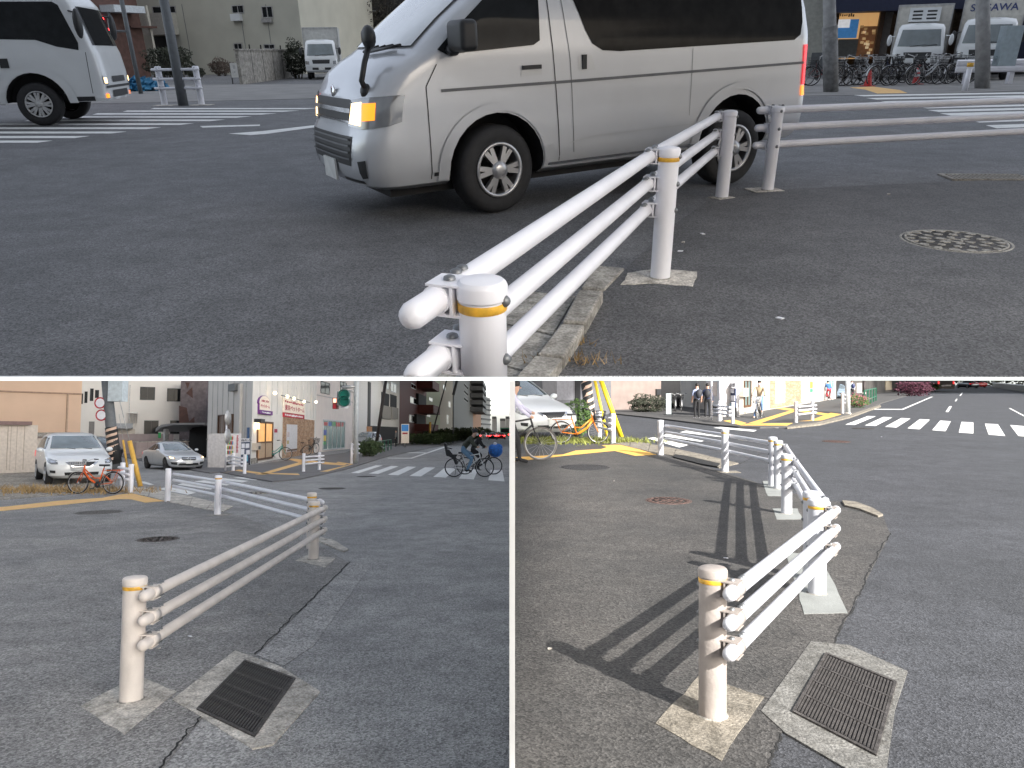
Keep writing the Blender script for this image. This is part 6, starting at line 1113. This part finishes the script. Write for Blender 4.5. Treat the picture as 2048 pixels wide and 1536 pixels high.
vm = thing(S, 'vending_machine', 'vending machine in shade behind the two students', 'vending machine', (0, 0, 0)); f = Fac(S, vm, U(S, 1412, 832), U(S, 1447, 836)); x0, x1, z0, z1 = f.rect(1412, 745, 1447, 832); f.box('cabinet', 0, f.L, 0, .8, 0, 2.1, MATS['vend_white']); f.panel('display_window', (1419, 764, 1434, 792), MATS['vend_display'], -.02); f.panel('dispense_flap', (1420, 810, 1434, 820), M_blk, -.03)
marks(f, (1441, 766, 1445, 800), 12, MATS['pink_print'], -.03, 4, True)
rs, z_, r_ = pole(S, 'road_sign', 'thin white sign post in front of the students', 1423, 842, 745, 3.4, M_post, 'road sign'); MB().lathe([(.3, -.02), (.3, .02), (.001, .02)], 20, 'x', (0, -.1, z_ + .2)).build('round_sign', M_steel, rs)
rs, z_, r_ = pole(S, 'white_pole', 'thick white pole before the navy notice board', 1441, 843, 745, 7, M_post); MB().lathe([(r_ + .02, 0), (r_ + .02, .05), (r_, .06)], 16).build('base_collar', M_conc, rs)
r = building(S, 'side_street_wall', 'mauve boundary wall along the shaded side street, right view', None, 'wall'); f = Fac(S, r, U(S, 1218, 822), U(S, 1372, 818)); f.wall(4, .3, mat('sunny_mauve_wall', (.24, .19, .17), .9, var=.12, scale=2), x0=0, x1=f.px(1322, 810)[0]); f.box('shelter_back', f.px(1322, 810)[0], f.L, .5, .8, 0, 5, M_dark); f.panel('meter_box', (1311, 778, 1320, 790), M_blk, -.1)  # mauve wall colour taken down to offset the sun
r = building(S, 'grey_outbuilding', 'grey panelled outbuilding behind the striped pole, right view', None, 'outbuilding'); f = Fac(S, r, U(S, 1085, 838), U(S, 1222, 828)); f.wall(5, 2, mat('grey_panels', (.13, .13, .14), .8)); f.panel('panel', (1112, 755, 1146, 800), mat('light_grey_panel', (.22, .22, .24), .8), -.03); f.panel('dark_gap', (1150, 755, 1160, 825), M_dark, -.03)
shrub(S, 'hedge', 'dark clipped hedge before the mauve wall, right view', U(S, 1296, 826), 1.15, .6, .95, M_leaf_d, 2600, .06, 41, cat='hedge')
sb_ = thing(S, 'standing_sign', 'slim white standing sign in the dark shelter', 'sign', U(S, 1337, 832)); MB().box(-.12, .12, -.03, .03, .1, 1.1).build('panel', MATS['pale_bollard'], sb_); MB().box(-.2, .2, -.15, .15, 0, .1).build('base', M_blk, sb_)
for i, u in enumerate((1350, 1362)): copy_tree(S, BK[0], ('left', 'right')[i] + ' black bicycle inside the dark shelter, right view', U(S, u, 824), R(80), 'bicycles in the shelter in shade', 1.0)
PU = U(S, 1183, 848); up2 = thing(S, 'utility_pole', 'utility pole wrapped in black and cream stripes, right view', 'pole', PU); lx = -.35; zt = 2.6; MB().tube([(0, 0, -.1), (lx, 0, zt)], .21, 16).build('wrap', M_strk, up2)
for k in range(9):
    V = []; z0_ = .2 + k * .28
    for j in range(11): a_ = R(-170 + 16 * j); cx_ = lx * (z0_ + j * .02) / zt; V += [(cx_ + .218 * math.cos(a_), .218 * math.sin(a_), z0_ + j * .024), (cx_ + .218 * math.cos(a_), .218 * math.sin(a_), z0_ + .13 + j * .024)]
    MB().add(V, [(2 * j, 2 * j + 2, 2 * j + 3, 2 * j + 1) for j in range(10)], True).build('stripe', M_strc, up2)
pp, z_, r_ = pole(S, 'drain_post', 'thin grey post right beside the striped pole', 1178, 846, 750, 4, M_pconc, lean=-.3); MB().lathe([(r_ + .02, .6), (r_ + .02, .7)], 10).build('clip', M_steel, pp)
M_guy2 = mat('bright_guard_yellow', (.80, .56, .02), .5)
for i, (ub, vb, ut, vt, rr_) in enumerate(((1243, 874, 1201, 758, .075), (1216, 879, 1189, 758, .045))):
    P = U(S, ub, vb); zt_ = ZAT(S, P, ut, vt); x_ = (ut - 1024) / FOC * P.y - P.x; g = thing(S, 'guy_wire', ('thick bright yellow guy wire guard in the sun', 'thin bright yellow guy wire guard in the sun')[i], 'guy wire', P); MB().tube([(0, 0, 0), (x_, 0, zt_)], rr_, 10).build('guard', M_guy2, g); MB().tube([(x_, 0, zt_), (x_ * 1.5, 0, zt_ * 1.5)], .012, 5).build('wire', M_steel, g)
shrub(S, 'weed_bush', 'green weedy bush between hatchback and striped pole', U(S, 1152, 872), .55, .4, 1.15, mat('sunny_leaf', (.07, .13, .03), .7, var=.5, scale=4), 1500, .05, 51)
tuft('yellow green grass strip under the sunny hatchback', 1110, 884, 1.2, 1600, mat('sunny_grass', (.22, .24, .06), .9, var=.5, scale=3), 61, .18, S); tuft('yellow green grass strip under the orange electric bicycle', 1190, 884, .7, 800, MATS['sunny_grass'], 62, .18, S)
sp2, z_, r_ = pole(S, 'signal_pole', 'grey signal pole on the corner, right view', 1695, 829, 745, 10, MATS['signal_grey']); MB().lathe([(r_ + .03, 0), (r_ + .03, .08), (r_, .1)], 16).build('base_collar', M_conc, sp2)
bp2, z_, r_ = pole(S, 'utility_pole', 'brown pole behind the pink flowering shrub', 1728, 812, 745, 6, M_pbrown); MB().lathe([(r_ + .02, .8), (r_ + .02, .95)], 10).build('clip', M_steel, bp2)
sh_ = shrub(S, 'flowering_shrub', 'pink flowering shrub beside the signal pole', U(S, 1713, 817), .75, .55, .85, MATS['sunny_leaf'], 1700, .05, 71); leafy('blossom', mat('pink_blossom', (.55, .12, .2), .7, var=.3), sh_, (0, -.05, .5), .74, .55, .42, 420, .04, 72, .8)
for i, (u, v_, rx, h, m_) in enumerate(((1828, 792, 2.0, 1.6, M_leaf_r), (1848, 783, 2.4, 1.4, MATS['sunny_leaf']), (1860, 779, 2.6, 1.9, M_leaf_r))): shrub(S, 'azalea_bush', ('large purple azalea bush on the avenue kerb', 'green bush between the purple azaleas', 'farther purple azalea bush along the avenue')[i], U(S, u, v_), rx, 1.3, h, m_, 1800, .12, 80 + i)
gf = thing(S, 'green_fence', 'green tubular fence behind the pink flowering shrub', 'fence', (0, 0, 0)); f = Fac(S, gf, U(S, 1729, 814), U(S, 1752, 803))
for k in range(5): f.box('post', f.L * k / 4 - .05, f.L * k / 4 + .05, -.05, .05, 0, 1.1, M_gf)
for z_ in (.4, 1.05): f.box('rail', 0, f.L, -.03, .03, z_, z_ + .06, M_gf)
r = building(S, 'avenue_row', 'dark shop fronts along the sunny avenue behind the azaleas', None, 'building'); f = Fac(S, r, U(S, 1694, 795), U(S, 1868, 775)); f.wall(10, 12, mat('dim_fronts', (.06, .055, .05), .8, var=.4, scale=.4)); 
for q, c in (((1712, 766, 1722, 786), (.4, .38, .35)), ((1770, 762, 1782, 780), (.35, .3, .22)), ((1808, 765, 1820, 777), (.1, .2, .4)), ((1834, 763, 1840, 776), (.45, .45, .42))): f.panel('shop_panel', q, mat('front_%d' % q[0], c, .7), -.1)
bu = thing(S, 'bus', 'dark bus seen from behind far down the sunny avenue', 'bus', U(S, 1892, 783)); MB().box(-1.25, 1.25, 0, 9, .4, 3.0).build('body', mat('bus_dark', (.04, .03, .028), .4), bu); MB().box(-1.1, 1.1, -.05, 0, 1.7, 2.7).build('rear_window', M_glass, bu); MB().box(-.7, .7, -.06, 0, .75, 1.0).build('plate', M_post, bu)
for sx in (-1, 1): MB().box(sx * 1.1 - .12, sx * 1.1 + .12, -.06, 0, 1.1, 1.5).build('tail_light', M_red_l, bu)
for i, (u, v_, m_) in enumerate(((1925, 776, MATS['dark_car_paint']), (1942, 775, MATS['red_car']))): car(S, ('dark', 'red')[i] + ' car far down the sunny avenue', U(S, u, v_), R(90), m_, True, 1.1, name='distant_car', group='distant cars on the sunny avenue')
r = building(S, 'median_wall', 'low grey barrier at the right edge of the avenue', None, 'barrier'); f = Fac(S, r, U(S, 1985, 774), U(S, 2120, 796)); f.wall(.9, .4, M_conc_d); f.box('coping', 0, f.L, -.1, .5, .9, 1.0, M_steel)
# loose bits on the asphalt
for st_, pts in (('BR', ((1763, 874), (1228, 963), (1452, 1118), (1100, 1300))), ('BL', ((381, 1243), (317, 1299), (380, 1275), (540, 1230))), ('TOP', ((1360, 505), (1366, 487), (1560, 640), (1777, 390), (1405, 470)))):
    for i, (u, v_) in enumerate(pts):
        P = U(st_, u, v_); o = MB().prism([(-.02, -.008), (.012, -.012), (.024, .006), (-.01, .012)], 0, .006).build('litter_scrap', M_post if i % 2 == 0 else M_conc, None, st_, label='%s pale litter scrap on the asphalt, %s view' % (('first', 'second', 'third', 'fourth', 'fifth')[i], {'BR': 'right', 'BL': 'left', 'TOP': 'upper'}[st_]), cat='litter', group='litter scraps on the asphalt'); o.location = P + Vector((0, 0, .008)); o.rotation_euler = (0, 0, i * 1.3)

tuft('dry weeds along the kerb stones, upper view', 1128, 724, .10, 160, M_dry, 91, .06, 'TOP', .004); tuft('dry weeds at the near end of the kerb, upper view', 1150, 690, .05, 60, M_dry, 92, .05, 'TOP', .004)

ft = leafy('far_trees', M_leaf_d, None, (0, 0, 2.2), 26, 3, 2.6, 5000, .45, 95, .2, 'BR'); ft.location = U('BR', 1985, 770.5); ft['kind'] = 'stuff'; ft['label'] = 'dark line of trees closing the far end of the sunny avenue'; ft['category'] = 'trees'

# ------------------------------------------------------------------ shell of the three stages
W = lambda a, b, d: CAMLOC + AX @ Vector((a, b, d))          # camera-axis metres -> world
mb = MB(); P_ = []
for d in (3.0, 82.0):
    for a in (-.0105, .0125):
        P_ += [W(a, -.62 * d if d < 4 else -9.5, d), W(a, 6 / FOC * d, d)]
mb.add(P_, [(0, 2, 3, 1), (4, 5, 7, 6), (0, 1, 5, 4), (2, 6, 7, 3), (1, 3, 7, 5), (0, 4, 6, 2)])
pw = mb.build('partition_wall', mat('white_partition', (.8, .8, .79), .6, var=.03), kind='structure')
# unseen wall added behind the viewpoint, shaped so that it keeps the left and the upper stage in shade and lets the sun reach the right one
YB = -40.0
def cast(P): t = (YB - P.y) / SUN.y; q = P + SUN * t; return (q.x, q.z)
eL, eR = MS['TOP'] @ U('TOP', -160, 754), MS['TOP'] @ U('TOP', 2210, 754)
l0 = cast(W(0.0, -1.75, 2.0)); l1 = cast(W(0.0, -.1, 86.0)); er = cast(eR); em_ = cast((eL + eR) / 2); er = (er[0] + 25, er[1] + 25 * (er[1] - em_[1]) / (er[0] - em_[0]))
dx = (l1[0] - l0[0]) / (l1[1] - l0[1])
poly = [(l0[0] - 900, -8), (l0[0] - dx * (l0[1] + 8), -8), l0, (em_[0], min(l1[1], em_[1])), er, (er[0] + 2400, er[1] + 110), (er[0] + 2400, 2900), (l0[0] - 900, 2900)]
MB().prism(poly, YB - 4, YB, 'y').build('shade_wall', mat('shade_wall_pale', (.86, .86, .87), .8, var=.05, scale=.5), kind='structure')  # its pale face also bounces fill light on to the stages

# ------------------------------------------------------------------ move every stage to its place, then trim what stands past a stage's edge
bpy.context.view_layer.update()
OBJS = {}
def tree(o):
    yield o
    for c in o.children: yield from tree(c)
for k, L in TOPS.items():
    for o in L:
        Mb = o.matrix_basis.copy(); o.matrix_basis = MS[k] @ Mb
bpy.context.view_layer.update()
def wplane(co, no): return (Vector(co), Vector(no).normalized())
up, rt, fw = AX.col[1], AX.col[0], AX.col[2]
def plane_row(v, keep_below=True):                 # plane through the viewpoint and a row of the board
    n = up * 1.0 - fw * ((CY - v) / FOC); return wplane(CAMLOC, n if keep_below else -n)
def plane_col(u, keep_left=True):
    n = rt - fw * ((u - CX) / FOC); return wplane(CAMLOC, n if keep_left else -n)
CUT = {'BL': [plane_row(761), plane_col(1019, True)], 'BR': [plane_row(761), plane_col(1030, False)], 'TOP': [plane_row(754, False)]}
dead = []
for k, L in TOPS.items():
    for root in L:
        for o in list(tree(root)):
            if o.type != 'MESH': continue
            mw = o.matrix_world
            for co, no in CUT[k]:
                ds = [(mw @ Vector(c) - co).dot(no) for c in o.bound_box]
                if max(ds) <= 0: continue
                if min(ds) >= 0: dead.append(o); break
                if o.data.users > 1: o.data = o.data.copy()
                inv = mw.inverted(); lc = inv @ co; ln_ = (mw.to_3x3().transposed() @ no).normalized()
                bm = bmesh.new(); bm.from_mesh(o.data)
                res = bmesh.ops.bisect_plane(bm, geom=bm.verts[:] + bm.edges[:] + bm.faces[:], plane_co=lc, plane_no=ln_, clear_outer=True, dist=1e-5)
                ed = [e for e in res['geom_cut'] if isinstance(e, bmesh.types.BMEdge)]
                if len(o.data.polygons) < 4000:
                    try: bmesh.ops.holes_fill(bm, edges=ed, sides=0)
                    except Exception: pass
                nf = len(bm.faces); bm.to_mesh(o.data); bm.free()
                if nf == 0: dead.append(o); break
gone = set(dead)
for o in list(gone):
    for c in list(tree(o)): gone.add(c)
for o in gone: bpy.data.objects.remove(o)
for k, L in TOPS.items():
    for o in list(L):
        try:
            if o.type == 'EMPTY' and not o.children: bpy.data.objects.remove(o)
        except ReferenceError: pass
